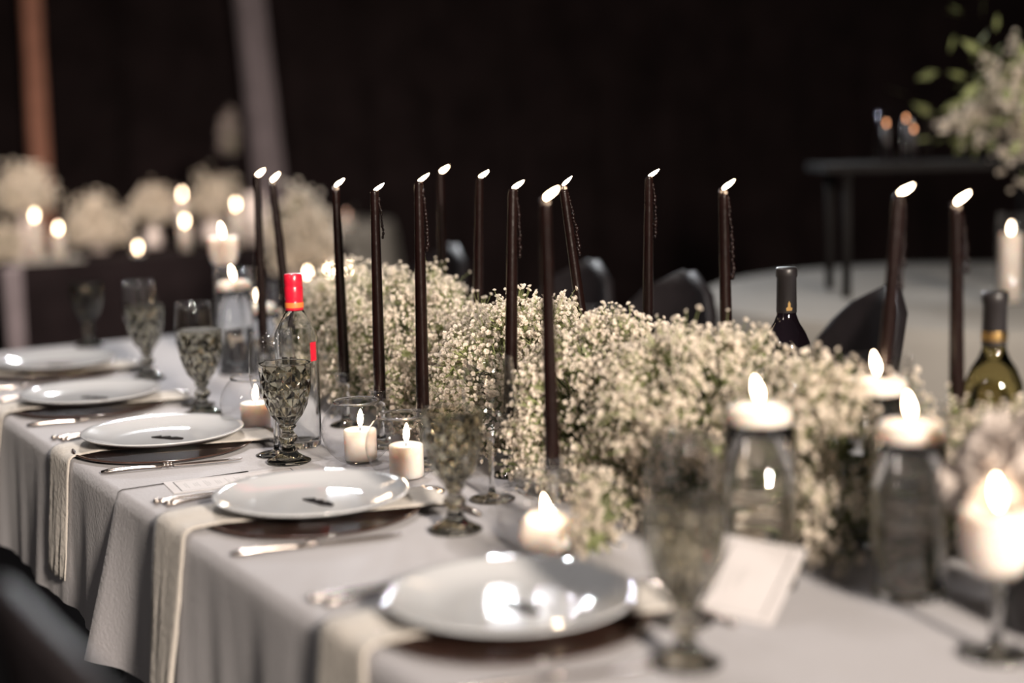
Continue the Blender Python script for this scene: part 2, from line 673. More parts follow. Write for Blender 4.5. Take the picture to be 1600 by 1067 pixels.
def spoon_parts(t):
    handle(MB(), 0.0, 0.115, 0.0056, 0.0030).build('handle', M['silver'], t)
    rows = []
    for j in range(7):
        k = j / 6
        row = []
        for i in range(17):
            a = 2 * PI * i / 16
            row.append((0.140 + 0.028 * k * math.cos(a), 0.0195 * k * math.sin(a), 0.003 + 0.0075 * k * k))
        rows.append(row)
    o = MB().grid(rows).build('spoon_bowl', M['silver'], t)
    s = o.modifiers.new('thick', 'SOLIDIFY')
    s.thickness = 0.0012


def name_parts(t):
    # a cut-out name in joined-up letters: heavy strokes, unreadable in the photograph
    poly = [(-0.030, 0.004), (-0.014, 0.009), (-0.012, 0.004), (0.002, 0.006), (0.006, 0.001), (0.014, 0.002), (0.029, -0.004),
            (0.028, -0.008), (0.010, -0.007), (0.002, -0.0045), (-0.006, -0.002), (-0.012, -0.001), (-0.020, 0.001)]
    MB().prism([(x, y * 1.9) for x, y in poly], 0.0, 0.002).build('name_cutout', M['black_card'], t, False)


chargers = Kind('charger_plate', 'charger plate', 'dark charger plates', charger_parts)
plates = Kind('dinner_plate', 'plate', 'white dinner plates', plate_parts)
knives = Kind('table_knife', 'knife', 'table knives', knife_parts)
forks = Kind('dinner_fork', 'fork', 'dinner forks', fork_parts)
spoons = Kind('dessert_spoon', 'spoon', 'dessert spoons', spoon_parts)
names = Kind('name_tag', 'name tag', 'black cut-out name tags', name_parts)


def napkin(i, u, v, drop, width, label, skew=0.055):
    """a folded strip laid over the charger, under the plate and down over the table's edge"""
    prof = []
    v0 = v + 0.176
    n = 18
    for k in range(n + 1):
        vv = v0 + (0.004 - v0) * k / n
        rr = abs(vv - v)
        z = 0.0118 if rr < 0.135 else 0.0118 + min(1, (rr - 0.135) / 0.02) * 0.0005
        if vv < 0.045:
            z = 0.006 + 0.0062 * max(0, vv) / 0.045
        prof.append((vv, z, 1 - k / n))
    for k in range(1, 4):
        a = PI / 2 * k / 3
        prof.append((0.004 - 0.013 * math.sin(a), 0.006 - 0.012 * (1 - math.cos(a)), 0))
    m = 14
    for k in range(1, m + 1):
        t = k / m
        prof.append((-0.009, -0.006 - drop * t, -t))
    rows = []
    for vv, z, s in prof:
        row = []
        du = skew * (1 - max(0.0, s)) - 0.055 * max(0.0, s)
        for j in range(13):
            x = j / 12 - 0.5
            hang = max(0.0, -s)
            wv = hang * (0.0055 * math.cos(x * 13 + i * 2) + 0.002 * math.sin(x * 31 + hang * 5 + i))
            wd = width * (1 - 0.22 * hang + 0.06 * math.sin(hang * 5 + i))
            fr = 0.004 * noise.noise((hang * 22, j * 0.1, i)) * (1 if j in (0, 12) else 0.2) * (hang > 0.05)
            uu = u + du + x * wd + fr
            if s < 0:
                near = uu < 0
                out = drape_out(uu, min(1.0, drop * hang / (0.258 if near else 0.245)), US, near)
                vv = min(vv, -out - 0.0035)
            row.append(tw(uu, vv - abs(wv), z + (0.0015 * math.sin(x * 9) if s >= 0 else 0)))
        rows.append(row)
    o = MB().grid(rows).build('napkin', M['napkin'])
    sd = o.modifiers.new('thick', 'SOLIDIFY')
    sd.thickness = 0.0025
    sd.offset = 1
    return tag(o, label, 'napkin', 'linen napkins')


drops = [0.30, 0.30, 0.20, 0.20, 0.22]
for i, (u, v) in enumerate(centres):
    o = ORD[i]
    chargers.put(tw(u, v, 0.0006), ANG, f'dark glossy charger under the plate of the {o} place setting')
    napkin(i, u, v, drops[i], 0.115, f'natural linen napkin hanging over the table edge at the {o} place setting')
    plates.put(tw(u, v, 0.0158), ANG, f'white coupe dinner plate at the {o} place setting')
    names.put(tw(u - 0.012, v + 0.004, 0.0190), (-0.55, -0.38, 0.0, 0.0, 0.1)[i], f'black cut-out name lying on the {o} white plate')
    du = (-0.172, -0.150, -0.150, -0.150, -0.160)[i]
    knives.put(tw(u + du + 0.012, 0.006, 0.0008), ANG - PI / 2 - 0.20, f'silver table knife with beaded collar right of the {o} plate')
    forks.put(tw(u + 0.190, 0.012, 0.0008), ANG - PI / 2 - 0.04, f'outer silver fork left of the {o} plate')
    forks.put(tw(u + 0.166, 0.022, 0.0008), ANG - PI / 2 + 0.02, f'inner silver fork left of the {o} plate')
    spoons.put(tw(u - 0.155, v + 0.182, 0.0008), ANG + 0.02, f'silver dessert spoon lying above the {o} plate')


def menu_card(loc, rz, label, L=0.20, B=0.078, tilt=0.0):
    t = thing('menu_card', loc, rz, label, 'menu card', 'white menu cards')
    t.rotation_euler = (tilt, 0, rz)
    MB().box((0, 0, 0.0005), (L, B, 0.0006)).build('paper', M['paper'], t, False)
    mb = MB()
    for s in (-1, 1):
        mb.box((s * (L / 2 - 0.014), 0, 0.00085), (0.0017, B - 0.014, 0.0001))
        mb.box((0, s * (B / 2 - 0.007), 0.00085), (L - 0.028, 0.00045, 0.0001))
    mb.build('printed_border', M['ink'], t, False)
    mb = MB()
    r = random.Random(4)
    x = -L / 2 + 0.026
    while x < L / 2 - 0.05:
        n = r.choice((1, 2, 3, 3))
        for q in range(n):
            ln = r.uniform(0.018, 0.046)
            mb.box((x, 0, 0.00085), (0.0009, ln, 0.0001))
            x += 0.0032
        x += 0.0075
    mb.build('printed_lines', M['grey_ink'], t, False)
    return t


menu_card(tw(-0.052, 0.170, 0.0004), ANG - PI / 2 - 0.12, 'white bordered menu card lying flat between the second and middle plates', 0.215, 0.082)
# a card leaning on the floating-candle cylinder on the right
b0, b1 = at(1085, 952, 0.001), at(1195, 977, 0.001)
bd = (b1 - b0)
mc = (b0 + b1) / 2
menu = menu_card(mc, 0, 'white menu card propped against the glass cylinder behind the nearest goblet', 0.105, 0.10)
xa = bd.normalized()
ya = (at_v(1180, 876, 0.418) - mc).normalized()
za = xa.cross(ya).normalized()
ya = za.cross(xa)
mw = Matrix((xa, ya, za)).transposed().to_4x4()
menu.matrix_world = Matrix.Translation(mc + ya * 0.0502) @ mw

# ------------------------------------------------------------------ glassware
def goblet_parts(t):
    mb = MB()
    N = 10
    outer = [(0.0, 0.0005), (0.034, 0.0005), (0.0362, 0.002), (0.0355, 0.0045), (0.028, 0.0075), (0.017, 0.014), (0.0115, 0.022), (0.0095, 0.029),
             (0.0105, 0.0325), (0.0152, 0.037), (0.0160, 0.0415), (0.0135, 0.0455), (0.0095, 0.050), (0.0090, 0.054), (0.0125, 0.0575), (0.0145, 0.060), (0.0125, 0.0625)]
    mb.lathe(outer, 28, cap=False).build('stem_and_foot', M['smoke'], t)
    # bowl: pressed lozenges in staggered rows
    def R(z):
        k = min(1, max(0, (z - 0.0625) / (0.152 - 0.0625)))
        return 0.0130 + 0.0295 * (1 - (1 - k) ** 2.3) ** 0.80
    vs, fs = [], []
    K = 6
    zs = [0.0625 + (0.152 - 0.0625) * (k / K) ** 0.92 for k in range(K + 1)]
    idx = {}
    for k in range(K + 1):
        for i in range(N):
            a = 2 * PI * (i + 0.5 * (k % 2)) / N
            r = R(zs[k])
            idx[(k, i)] = len(vs)
            vs.append((r * math.cos(a), r * math.sin(a), zs[k]))
    for k in range(K - 1):
        for i in range(N):
            s = k % 2
            lo = idx[(k, i)]
            hi = idx[(k + 2, i)]
            left = idx[(k + 1, (i - 1 + s) % N)]
            right = idx[(k + 1, (i + s) % N)]
            a = 2 * PI * (i + 0.5 * s) / N
            r = R(zs[k + 1]) * math.cos(PI / N) - 0.0022
            c = len(vs)
            vs.append((r * math.cos(a), r * math.sin(a), zs[k + 1]))
            fs += [(lo, right, c), (right, hi, c), (hi, left, c), (left, lo, c)]
    # half lozenges at the bottom and the top, then the plain rim band and the inside
    for i in range(N):
        fs.append((idx[(0, i)], idx[(0, (i + 1) % N)], idx[(1, i)]))
        s = (K - 1) % 2
        a0 = idx[(K, i)]
        a1 = idx[(K, (i + 1) % N)]
        mid = idx[(K - 1, (i + (0 if s else 1)) % N)] if s else idx[(K - 1, i)]
        fs.append((a1, a0, mid))
    ring = [idx[(K, i)] for i in range(N)]
    prof = [(0.0425, 0.158), (0.0428, 0.1635), (0.0416, 0.1645), (0.0402, 0.163)]
    for k in range(K, -1, -1):
        prof.append((max(0.004, R(zs[k]) - 0.0034), zs[k] + (0.004 if k == 0 else 0)))
    prev = ring
    for r, z in prof:
        cur = []
        for i in range(N):
            a = 2 * PI * i / N
            cur.append(len(vs))
            vs.append((r * math.cos(a), r * math.sin(a), z))
        for i in range(N):
            fs.append((prev[i], prev[(i + 1) % N], cur[(i + 1) % N], cur[i]))
        prev = cur
    fs.append(tuple(prev))
    bottom = [idx[(0, i)] for i in range(N)]
    fs.append(tuple(bottom[::-1]))
    o = MB().add(vs, fs).build('bowl', M['smoke'], t, False)
    import bmesh
    bm = bmesh.new()
    bm.from_mesh(o.data)
    bmesh.ops.recalc_face_normals(bm, faces=bm.faces)
    bm.to_mesh(o.data)
    bm.free()


goblets = Kind('goblet', 'goblet', 'smoke glass goblets', goblet_parts)
for px, py, lab in ((1072, 1037, 'large blurred smoke glass goblet right of the nearest plate'),
                    (712, 829, 'smoke glass goblet beyond the second plate, before the glowing bowls'),
                    (452, 722, 'sharp smoke glass goblet of lozenge pattern before the red-capped bottle'),
                    (318, 647, 'greenish smoke glass goblet behind the middle plate'),
                    (232, 592, 'blurred smoke glass goblet behind the second farthest plate'),
                    (140, 541, 'dark blurred smoke glass goblet at the far end of the table')):
    goblets.put(at(px, py, 0.0006), 0.1, lab)


def wineglass_parts(t):
    MB().lathe([(0.0, 0.0006), (0.033, 0.0006), (0.034, 0.0018), (0.030, 0.003), (0.012, 0.005), (0.005, 0.009), (0.0037, 0.02), (0.0034, 0.06), (0.0040, 0.082), (0.0075, 0.0895), (0.0, 0.0905)], 24, cap=False).build('stem_and_foot', M['clear'], t)
    prof = [(0.0075, 0.0905), (0.020, 0.096), (0.031, 0.107), (0.0375, 0.122), (0.0398, 0.140), (0.0385, 0.165), (0.0360, 0.190), (0.0345, 0.2065), (0.0338, 0.2065), (0.0352, 0.190), (0.0376, 0.165), (0.0388, 0.140), (0.0366, 0.123), (0.0300, 0.1085), (0.0, 0.0965)]
    MB().lathe(prof, 36, cap=False).build('bowl', M['thin'], t)


wineglasses = Kind('wine_glass', 'wine glass', 'clear wine glasses', wineglass_parts)
gp = [(0.082, 0.290, 'clear wine glass behind the sharp smoke goblet, before the red-capped bottle'),
      (-0.398, 0.425, 'clear wine glass right of the second goblet, before the white flowers'),
      (-0.985, 0.318, 'clear wine glass just behind the nearest large goblet'),
      (0.62, 0.345, 'clear wine glass behind the greenish goblet of the middle plate'),
      (1.13, 0.395, 'tall clear wine glass behind the goblet of the second farthest plate'),
      (0.02, 0.90, 'clear wine glass showing faintly over the flowers at the far side')]
for u, v, lab in gp:
    wineglasses.put(tw(u, v, 0.0006), 0.3, lab)


# ------------------------------------------------------------------ candles
def flame_mesh(h=0.026, r=0.0056, lean=(0.0, 0.0), n=10):
    mb = MB()
    rows = [(0.0, 0.14), (0.10, 0.55), (0.26, 0.92), (0.46, 1.0), (0.68, 0.80), (0.88, 0.42), (1.0, 0.05)]
    vs, fs = [], []
    for k, q in rows:
        for i in range(n):
            a = 2 * PI * i / n
            vs.append((r * q * math.cos(a) + lean[0] * k ** 1.2, r * q * math.sin(a) + lean[1] * k ** 1.2, h * k))
    for j in range(len(rows) - 1):
        for i in range(n):
            k = (i + 1) % n
            fs.append((j * n + i, j * n + k, (j + 1) * n + k, (j + 1) * n + i))
    fs.append(tuple(range(n))[::-1])
    fs.append(tuple(range((len(rows) - 1) * n, len(rows) * n)))
    return mb.add(vs, fs)


def wick_flame(t, z, h=0.030, r=0.0058, lean=(0.003, 0.0), mat='flame'):
    wk = MB().tube([(0, 0, z - 0.002), (0.0003, 0, z + 0.005), (0.001, 0, z + 0.009)], 0.0007, 6).build('wick', M['wick'], t)
    fl = flame_mesh(h, r, lean).build('flame', M[mat], t)
    fl.location = (0.0008, 0, z + 0.006)
    return fl


def votive_parts(t, r=0.0265, h=0.051):
    MB().lathe([(0.0, 0.0), (r - 0.002, 0.0), (r, 0.002), (r, h - 0.002), (r - 0.002, h), (r - 0.006, h - 0.0008), (0.006, h - 0.003), (0.0, h - 0.0032)], 36, cap=False).build('wax_body', M['wax'], t)
    wick_flame(t, h - 0.003, 0.030, 0.0052, (0.0015, 0))


def floater_parts(t):
    MB().lathe([(0.0, 0.0), (0.020, 0.0), (0.027, 0.003), (0.0345, 0.011), (0.0375, 0.021), (0.0375, 0.029), (0.0355, 0.035), (0.031, 0.0375), (0.022, 0.0365), (0.010, 0.0335), (0.0, 0.033)], 40, cap=False).build('wax_body', M['wax'], t)
    wick_flame(t, 0.035, 0.030, 0.0056, (-0.006, 0))


def melted_parts(t):
    def wob(r, z, a):
        k = max(0.0, (z - 0.012) / 0.035)
        return r * (1 + 0.05 * math.sin(2 * a + 1) + 0.03 * math.sin(5 * a)), z + k * 0.008 * math.sin(a - 0.6)
    MB().lathe([(0.0, 0.0), (0.026, 0.0), (0.033, 0.006), (0.037, 0.016), (0.0355, 0.026), (0.030, 0.037), (0.025, 0.041), (0.017, 0.036), (0.008, 0.031), (0.0, 0.030)], 40, cap=False, wob=wob).build('wax_body', M['wax'], t)
    wick_flame(t, 0.034, 0.032, 0.0058, (-0.005, 0))


votives = Kind('votive_candle', 'candle', 'white candles', votive_parts)
floaters = Kind('floating_candle', 'candle', 'white floating candles', floater_parts)
melted = Kind('melted_candle', 'candle', 'white melted candles', melted_parts)


def bowl_parts(t):
    R, cz = 0.0585, 0.0515
    prof = [(0.0, 0.0012), (0.027, 0.0008)]
    for k in range(0, 21):
        z = 0.002 + (0.0965 - 0.002) * k / 20
        prof.append((math.sqrt(max(0, R * R - (z - cz) ** 2)), z))
    prof += [(0.0372, 0.0982), (0.0380, 0.0992), (0.0364, 0.0992), (0.0350, 0.0965)]
    inner = []
    for k in range(20, -1, -2):
        z = 0.0045 + (0.0965 - 0.0045) * k / 20
        inner.append((math.sqrt(max(0, (R - 0.0016) ** 2 - (z - cz) ** 2)), z))
    MB().lathe(prof, 48, cap=False).build('glass_globe', M['thin'], t)
    MB().lathe([(0.0348, 0.0968), (0.0375, 0.0960), (0.0390, 0.0985), (0.0378, 0.1005), (0.0352, 0.1000), (0.0348, 0.0968)], 48, cap=False).build('rim', M['clear'], t)


bowls = Kind('fishbowl_votive', 'candle holder', 'round glass candle bowls', bowl_parts)
for px, py, kind, bl, cl in (
        (562, 722, votives, 'round clear glass bowl behind its twin, left of the front tapers', 'white candle in the rear of the paired glass bowls'),
        (634, 749, votives, 'round clear glass bowl just left of the second goblet', 'white candle in the front one of the paired glass bowls'),
        (398, 676, votives, 'round clear glass bowl glowing behind the sharp smoke goblet', 'white candle in the bowl behind the sharp smoke goblet'),
        (855, 866, melted, 'round clear glass bowl with melted candle above the nearest plate', 'melted white candle in the bowl above the nearest plate')):
    p = at(px, py, 0.0006)
    u, v = uv(p)
    p = tw(u + 0.012, v + 0.004, 0.0006)
    bowls.put(p, 0, bl)
    kind.put(p + Vector((0.004, 0, 0.002)), -0.3, cl)


def cylinder_vase(loc, h, water, label, clabel, r=0.043, rz=0.0, lift=0.0):
    t = thing('cylinder_vase', loc, rz, label, 'vase', 'tall glass cylinders with floating candles')
    MB().lathe([(0.0, 0.0), (r - 0.001, 0.0), (r, 0.001), (r, 0.007), (r - 0.003, 0.009), (0.0, 0.009)], 48, cap=False).build('glass_base', M['clear'], t)
    MB().lathe([(r, 0.0075), (r, h), (r - 0.0015, h + 0.0008), (r - 0.0025, h), (r - 0.0025, 0.012)], 48, cap=False).build('glass_wall', M['thin'], t)
    MB().lathe([(0.0, 0.0125), (r - 0.003, 0.0125), (r - 0.003, water + 0.020), (0.0379, water + 0.020), (0.0349, water + 0.0106), (0.0274, water + 0.0026), (0.0202, water), (0.0, water)], 48, cap=False).build('water', M['water'], t)
    floaters.put(Vector(loc) + Vector((0, 0, water + 0.0006)), rz, clabel)


p1, p2 = at(1196, 916, 0.0006), at(1430, 930, 0.0006)
p3 = tw(-0.88, 0.705, 0.0006)
u1, v1 = uv(p1)
u2, v2 = uv(p2)
p1, p2 = tw(u1 + .01, v1, .0006), tw(u2 + .01, v2, .0006)
cylinder_vase(p1, 0.228, 0.172, 'glass cylinder of water behind the propped card', 'white floating candle in the cylinder behind the propped card')
cylinder_vase(p2, 0.215, 0.158, 'glass cylinder of water nearest the right-hand front corner', 'white floating candle in the right front glass cylinder', rz=0.4)
cylinder_vase(p3, 0.235, 0.172, 'glass cylinder standing among the flowers on the right', 'white floating candle among the flowers on the right', r=0.043, rz=0.2)
cylinder_vase(tw(0.95, 0.555, 0.0006), 0.235, 0.170, 'glass cylinder at the far left, beside the leftmost taper', 'white floating candle beside the leftmost black taper', rz=0.5)
cylinder_vase(tw(1.02, 0.640, 0.0006), 0.190, 0.105, 'shorter glass cylinder behind the leftmost black taper', 'lower floating candle behind the leftmost black taper', rz=0.9)


def stem_holder(loc, h, label, clabel):
    t = thing('stemmed_candle_glass', loc, 0, label, 'candle holder', 'stemmed candle glasses')
    MB().lathe([(0.0, 0.0004), (0.036, 0.0004), (0.037, 0.002), (0.030, 0.0035), (0.010, 0.007), (0.0055, 0.013), (0.0050, h - 0.092), (0.0060, h - 0.078), (0.012, h - 0.071), (0.0, h - 0.070)], 32, cap=False).build('stem_and_foot', M['clear'], t)
    MB().lathe([(0.012, h - 0.0705), (0.025, h - 0.062), (0.034, h - 0.049), (0.0385, h - 0.030), (0.0395, h - 0.012), (0.0392, h), (0.0380, h), (0.0382, h - 0.012), (0.0372, h - 0.030), (0.033, h - 0.047)], 36, cap=False).build('cup', M['thin'], t)
    c = thing('cup_candle', Vector(loc) + Vector((0, 0, h - 0.0615)), 0, clabel, 'candle', 'candles in stemmed glasses')
    MB().lathe([(0.0, 0.0), (0.0215, 0.0012), (0.0305, 0.012), (0.0352, 0.030), (0.0362, 0.046), (0.0358, 0.062), (0.033, 0.066), (0.026, 0.064), (0.010, 0.059), (0.0, 0.058)], 36, cap=False).build('wax_body', M['wax'], c)
    wick_flame(c, 0.060, 0.032, 0.0060, (-0.004, 0))


stem_holder(at(1555, 1022, 0.0006), 0.145, 'stemmed glass holding a pillar candle at the right edge', 'glowing peach-lit candle in the stemmed glass at the right edge')
stem_holder(tw(1.10, 0.590, 0.0006), 0.292, 'tall stemmed candle glass at the far left behind the goblets', 'white candle in the tall stemmed glass at the far left')


# black tapers in small glass candlesticks
def candlestick_parts(t):
    MB().lathe([(0.0, 0.0004), (0.030, 0.0004), (0.031, 0.002), (0.024, 0.005), (0.010, 0.010), (0.0065, 0.022), (0.0060, 0.045), (0.0085, 0.052), (0.0060, 0.059), (0.0075, 0.068), (0.0110, 0.074), (0.0, 0.0785)], 28, cap=False).build('stem_and_foot', M['clear'], t)
    MB().lathe([(0.0110, 0.0745), (0.0138, 0.080), (0.0165, 0.089), (0.0192, 0.0985), (0.0186, 0.0990), (0.0158, 0.090), (0.0130, 0.081)], 28, cap=False).build('cup', M['thin'], t)


sticks = Kind('glass_candlestick', 'candlestick', 'small glass candlesticks', candlestick_parts)


def taper(top, base, label, drip, seed, holder):
    r = random.Random(seed)
    top, base = Vector(top), Vector(base)
    ax = top - base
    L = ax.length
    t = thing('taper_candle', base, 0, label, 'candle', 'lit black taper candles')
    t.rotation_euler = ax.to_track_quat('Z', 'Y').to_euler()
    right = (t.rotation_euler.to_matrix().inverted() @ Vector((1, -0.15, 0)))
    right.z = 0
    right.normalize()
    n = 20
    rows = []
    zs = [0, 0.004] + [L * k / 12 for k in range(1, 12)] + [L - 0.004, L, L + 0.0005]
    mb = MB()
    ph = r.uniform(0, 6)
    bend = r.uniform(-0.004, 0.004)
    vs, fs = [], []
    for j, z in enumerate(zs):
        k = z / L
        q = 0.0104 - 0.0034 * k ** 1.3
        if j == 0:
            q *= 0.85
        if j == len(zs) - 1:
            q *= 0.62
        for i in range(n):
            a = 2 * PI * i / n
            rr = q * (1 + 0.03 * math.sin(3 * a + ph + k * 3))
            if j == len(zs) - 1:
                zz = L - 0.0045 * math.cos(a - 0.2) - 0.0015
            elif j == len(zs) - 2:
                zz = z - 0.0048 * math.cos(a - 0.2)
            elif j == len(zs) - 3:
                zz = z - 0.004 * math.cos(a)
            else:
                zz = z
            b = bend * math.sin(PI * k)
            vs.append((rr * math.cos(a) + b, rr * math.sin(a), zz))
    for j in range(len(zs) - 1):
        for i in range(n):
            k = (i + 1) % n
            fs.append((j * n + i, j * n + k, (j + 1) * n + k, (j + 1) * n + i))
    fs.append(tuple(range(n))[::-1])
    fs.append(tuple(range((len(zs) - 1) * n, len(zs) * n)))
    mb.add(vs, fs).build('wax_shaft', M['blackwax'], t)
    if drip > 0:
        mb = MB()
        m = int(drip / 0.0055)
        pts, rad = [], []
        for k in range(m):
            s = k / max(1, m - 1)
            off = 0.0066 + 0.0055 * math.sin(min(1.0, s * 1.1) * PI * 0.55) + r.uniform(-0.0008, 0.0008)
            p = right * off + Vector((0, r.uniform(-0.001, 0.001), L - 0.012 - drip * s))
            pts.append(p)
            q = r.uniform(0.0020, 0.0036) * (1.15 if s > 0.7 else 1)
            rad.append(q)
            mb.ball(p, q, 6, (1, 1, 1.25))
        mb.tube(pts, [x * 0.62 for x in rad], 6)
        mb.build('wax_drip', M['blackwax'], t)
    MB().tube([(0, 0, L - 0.004), tuple(Vector((0, 0, L + 0.003)) + right * 0.0008), tuple(Vector((0, 0, L + 0.006)) + right * 0.003)], 0.0008, 6).build('wick', M['wick'], t)
    fl = flame_mesh(0.0145, 0.0050, tuple(right.xy * 0.0165)).build('flame', M['flame'], t)
    fl.location = right * 0.0005 + Vector((0, 0, L + 0.0015))
    if holder:
        sticks.put(Vector((base.x, base.y, T + 0.0006)), 0, 'small glass candlestick under the ' + label.replace('lit ', '').replace('black taper', 'taper'))
    return t


tapers = [
    # top pixel, top height, foot pixel, holder height; foot hidden ones take the pixel where the shaft would end
    ((401, 277), 0.444, (413, 560), 0.26, 'lit black taper at the far left end of the row', 0.0),
    ((425, 284), 0.437, (458, 560), 0.19, 'lit black taper leaning right, second from the left', 0.0),
    ((524, 293), 0.433, (539, 602), 0.04, 'lit black taper third from the left, right of the red cap', 0.0),
    ((585, 301), 0.430, (594, 628), 0.09, 'lit black taper fourth from the left, with a dangling drip', 0.062),
    ((654, 287), 0.449, (661, 640), 0.09, 'lit black taper in sharp focus over the paired glass bowls', 0.088),
    ((688, 272), 0.444, (694, 560), 0.09, 'lit blurred black taper rising behind the sharpest front taper', 0.0),
    ((749, 280), 0.440, (746, 560), 0.12, 'lit black taper left of the two close-set front tapers', 0.0),
    ((801, 298), 0.437, (797, 672), 0.16, 'lit black taper in front of the sharp green flowers', 0.085),
    ((852, 313), 0.437, (863, 713), 0.09, 'lit black taper right above the melted candle bowl', 0.0),
    ((880, 292), 0.432, (915, 540), 0.14, 'lit black taper leaning beside the tallest flowers', 0.10),
    ((1014, 279), 0.440, (1012, 560), 0.12, 'lit upright black taper alone at the middle of the back row', 0.085),
    ((1130, 298), 0.431, (1136, 570), 0.10, 'lit black taper with long drip, left of the dark wine bottle', 0.115),
    ((1404, 307), 0.434, (1380, 590), 0.10, 'lit black taper before the black chair on the right', 0.10),
    ((1494, 320), 0.421, (1495, 706), 0.13, 'lit rightmost black taper beside the gold wine bottle', 0.07),
]
HOLD = []
for i, (tp, tz, bp, _, lab, drip) in enumerate(tapers):
    top = at(*tp, tz)
    # foot: same distance as the top, in the direction the shaft runs in the picture, at the candlestick's cup
    low = at_y(*bp, top.y)
    k = (top.z - (T + 0.0805)) / (top.z - low.z)
    base = top + (low - top) * k
    base.y = top.y
    HOLD.append(base.copy())
    taper(top, base, lab, drip, 30 + i, True)

# ------------------------------------------------------------------ bottles
p = at(470, 697, 0.0006)
t = thing('spirit_bottle', p, 0, 'clear spirit bottle with red cap behind the sharp smoke goblet', 'bottle')
vo = [(0.0, 0.002), (0.031, 0.0), (0.0355, 0.004), (0.0365, 0.02), (0.0368, 0.186), (0.0352, 0.196), (0.0268, 0.213), (0.0175, 0.230), (0.0140, 0.239), (0.0135, 0.262)]
vi = [(0.0105, 0.262), (0.0105, 0.243), (0.0135, 0.232), (0.0238, 0.217), (0.0318, 0.200), (0.0335, 0.186), (0.0335, 0.02), (0.031, 0.012), (0.0, 0.010)]
MB().lathe(vo + vi, 40, cap=False).build('glass_body', M['clear'], t)
mb = MB().lathe([(0.0150, 0.234), (0.0156, 0.236), (0.0156, 0.250), (0.0152, 0.2515), (0.0158, 0.253), (0.0158, 0.274), (0.0150, 0.276), (0.0157, 0.278), (0.0155, 0.294), (0.0138, 0.2965), (0.0, 0.2968)], 28, cap=False)
cap = mb.build('cap', M['red'], t)
MB().lathe([(0.0160, 0.2395), (0.0161, 0.2405), (0.0161, 0.2475), (0.0160, 0.2485)], 28, cap=False).build('cap_band', M['orange'], t)


def patch(t, name, mat, r, a0, a1, z0, z1):
    rows = []
    for z in (z0, z1):
        rows.append([(r * math.cos(a0 + (a1 - a0) * i / 10), r * math.sin(a0 + (a1 - a0) * i / 10), z) for i in range(11)])
    o = MB().grid(rows).build(name, mat, t)
    return o


patch(t, 'red_label', M['red'], 0.0374, -0.75, -0.35, 0.150, 0.182)
patch(t, 'dark_label', M['ink'], 0.0374, -2.15, -1.85, 0.145, 0.160)
patch(t, 'dark_label', M['ink'], 0.0374, -1.75, -1.45, 0.145, 0.160)


def wine_bottle(loc, label, dark):
    t = thing('wine_bottle', loc, 0, label, 'bottle')
    body = [(0.0, 0.004), (0.030, 0.0), (0.0365, 0.004), (0.0375, 0.02), (0.0378, 0.172), (0.0360, 0.188), (0.0285, 0.206), (0.0195, 0.220), (0.0152, 0.232), (0.0142, 0.246), (0.0140, 0.262), (0.0, 0.262)]
    MB().lathe(body, 40, cap=False).build('glass_body', M['bottle'] if dark else M['amber'], t)
    MB().lathe([(0.0156, 0.236), (0.0158, 0.238), (0.0152, 0.290), (0.0166, 0.292), (0.0166, 0.303), (0.0150, 0.306), (0.0, 0.306)], 28, cap=False).build('capsule', M['foil'], t)
    if dark:
        mb = MB()
        mb.prism([(-0.004, 0), (0.004, 0), (0.005, 0.004), (0.002, 0.006), (0.002, 0.011), (0.0, 0.015), (-0.002, 0.011), (-0.002, 0.006), (-0.005, 0.004)], 0, 0.0006)
        e = mb.build('gold_emblem', M['gold'], t, False)
        e.rotation_euler = (PI / 2, 0, 0.1)
        e.location = (0.0012, -0.0156, 0.240)
    else:
        MB().lathe([(0.0163, 0.243), (0.0164, 0.244), (0.0164, 0.254), (0.0163, 0.255)], 28, cap=False).build('gold_band', M['gold'], t)
    MB().lathe([(0.0381, 0.055), (0.0382, 0.056), (0.0382, 0.145), (0.0381, 0.146)], 40, cap=False).build('label', M['cream'], t)


a = at(1229, 418, 0.3060)
wine_bottle(Vector((a.x, a.y, T + 0.0006)), 'dark wine bottle with black capsule standing behind the white flowers', True)
a = at(1555, 456, 0.3060)
wine_bottle(Vector((a.x, a.y, T + 0.0006)), 'amber wine bottle with gold neck band at the right edge', False)


# ------------------------------------------------------------------ flowers
def floret_base(nr=2):
    vs, fs = [], []
    for ring in range(nr):
        for i in range(5):
            a = 2 * PI * (i + 0.5 * ring) / 5
            w2 = 0.55
            el = 0.35 + 0.55 * ring
            ca, sa = math.cos(a), math.sin(a)

            def q(rad, side, up):
                return (rad * ca - side * sa, rad * sa + side * ca, up)
            b = len(vs)
            sc = 1.0 - 0.25 * ring
            vs += [q(0.03, 0, -0.25), q(0.62 * sc * math.cos(el), -w2 * sc, 0.62 * math.sin(el) - 0.15), q(1.0 * sc * math.cos(el * 0.7), 0, 0.9 * math.sin(el) - 0.1), q(0.62 * sc * math.cos(el), w2 * sc, 0.62 * math.sin(el) - 0.15)]
            fs.append((b, b + 1, b + 2, b + 3))
    return np.array(vs), np.array(fs)


FB, FF = floret_base()


def rand_frames(dirs, r):
    """orthonormal frames with z near dirs"""
    z = dirs + r.normal(0, 0.45, dirs.shape)
    z /= np.linalg.norm(z, axis=1)[:, None]
    x = np.cross(z, r.normal(0, 1, z.shape))
    x /= np.linalg.norm(x, axis=1)[:, None]
    y = np.cross(z, x)
    return np.stack([x, y, z], 2)


def florets(pos, dirs, size, r):
    R = rand_frames(dirs, r)
    V = np.einsum('nij,mj->nmi', R, FB) * size[:, None, None] + pos[:, None, :]
    n, m = len(pos), len(FB)
    Fc = (FF[None] + (np.arange(n) * m)[:, None, None]).reshape(-1, 4)
    return V.reshape(-1, 3), Fc


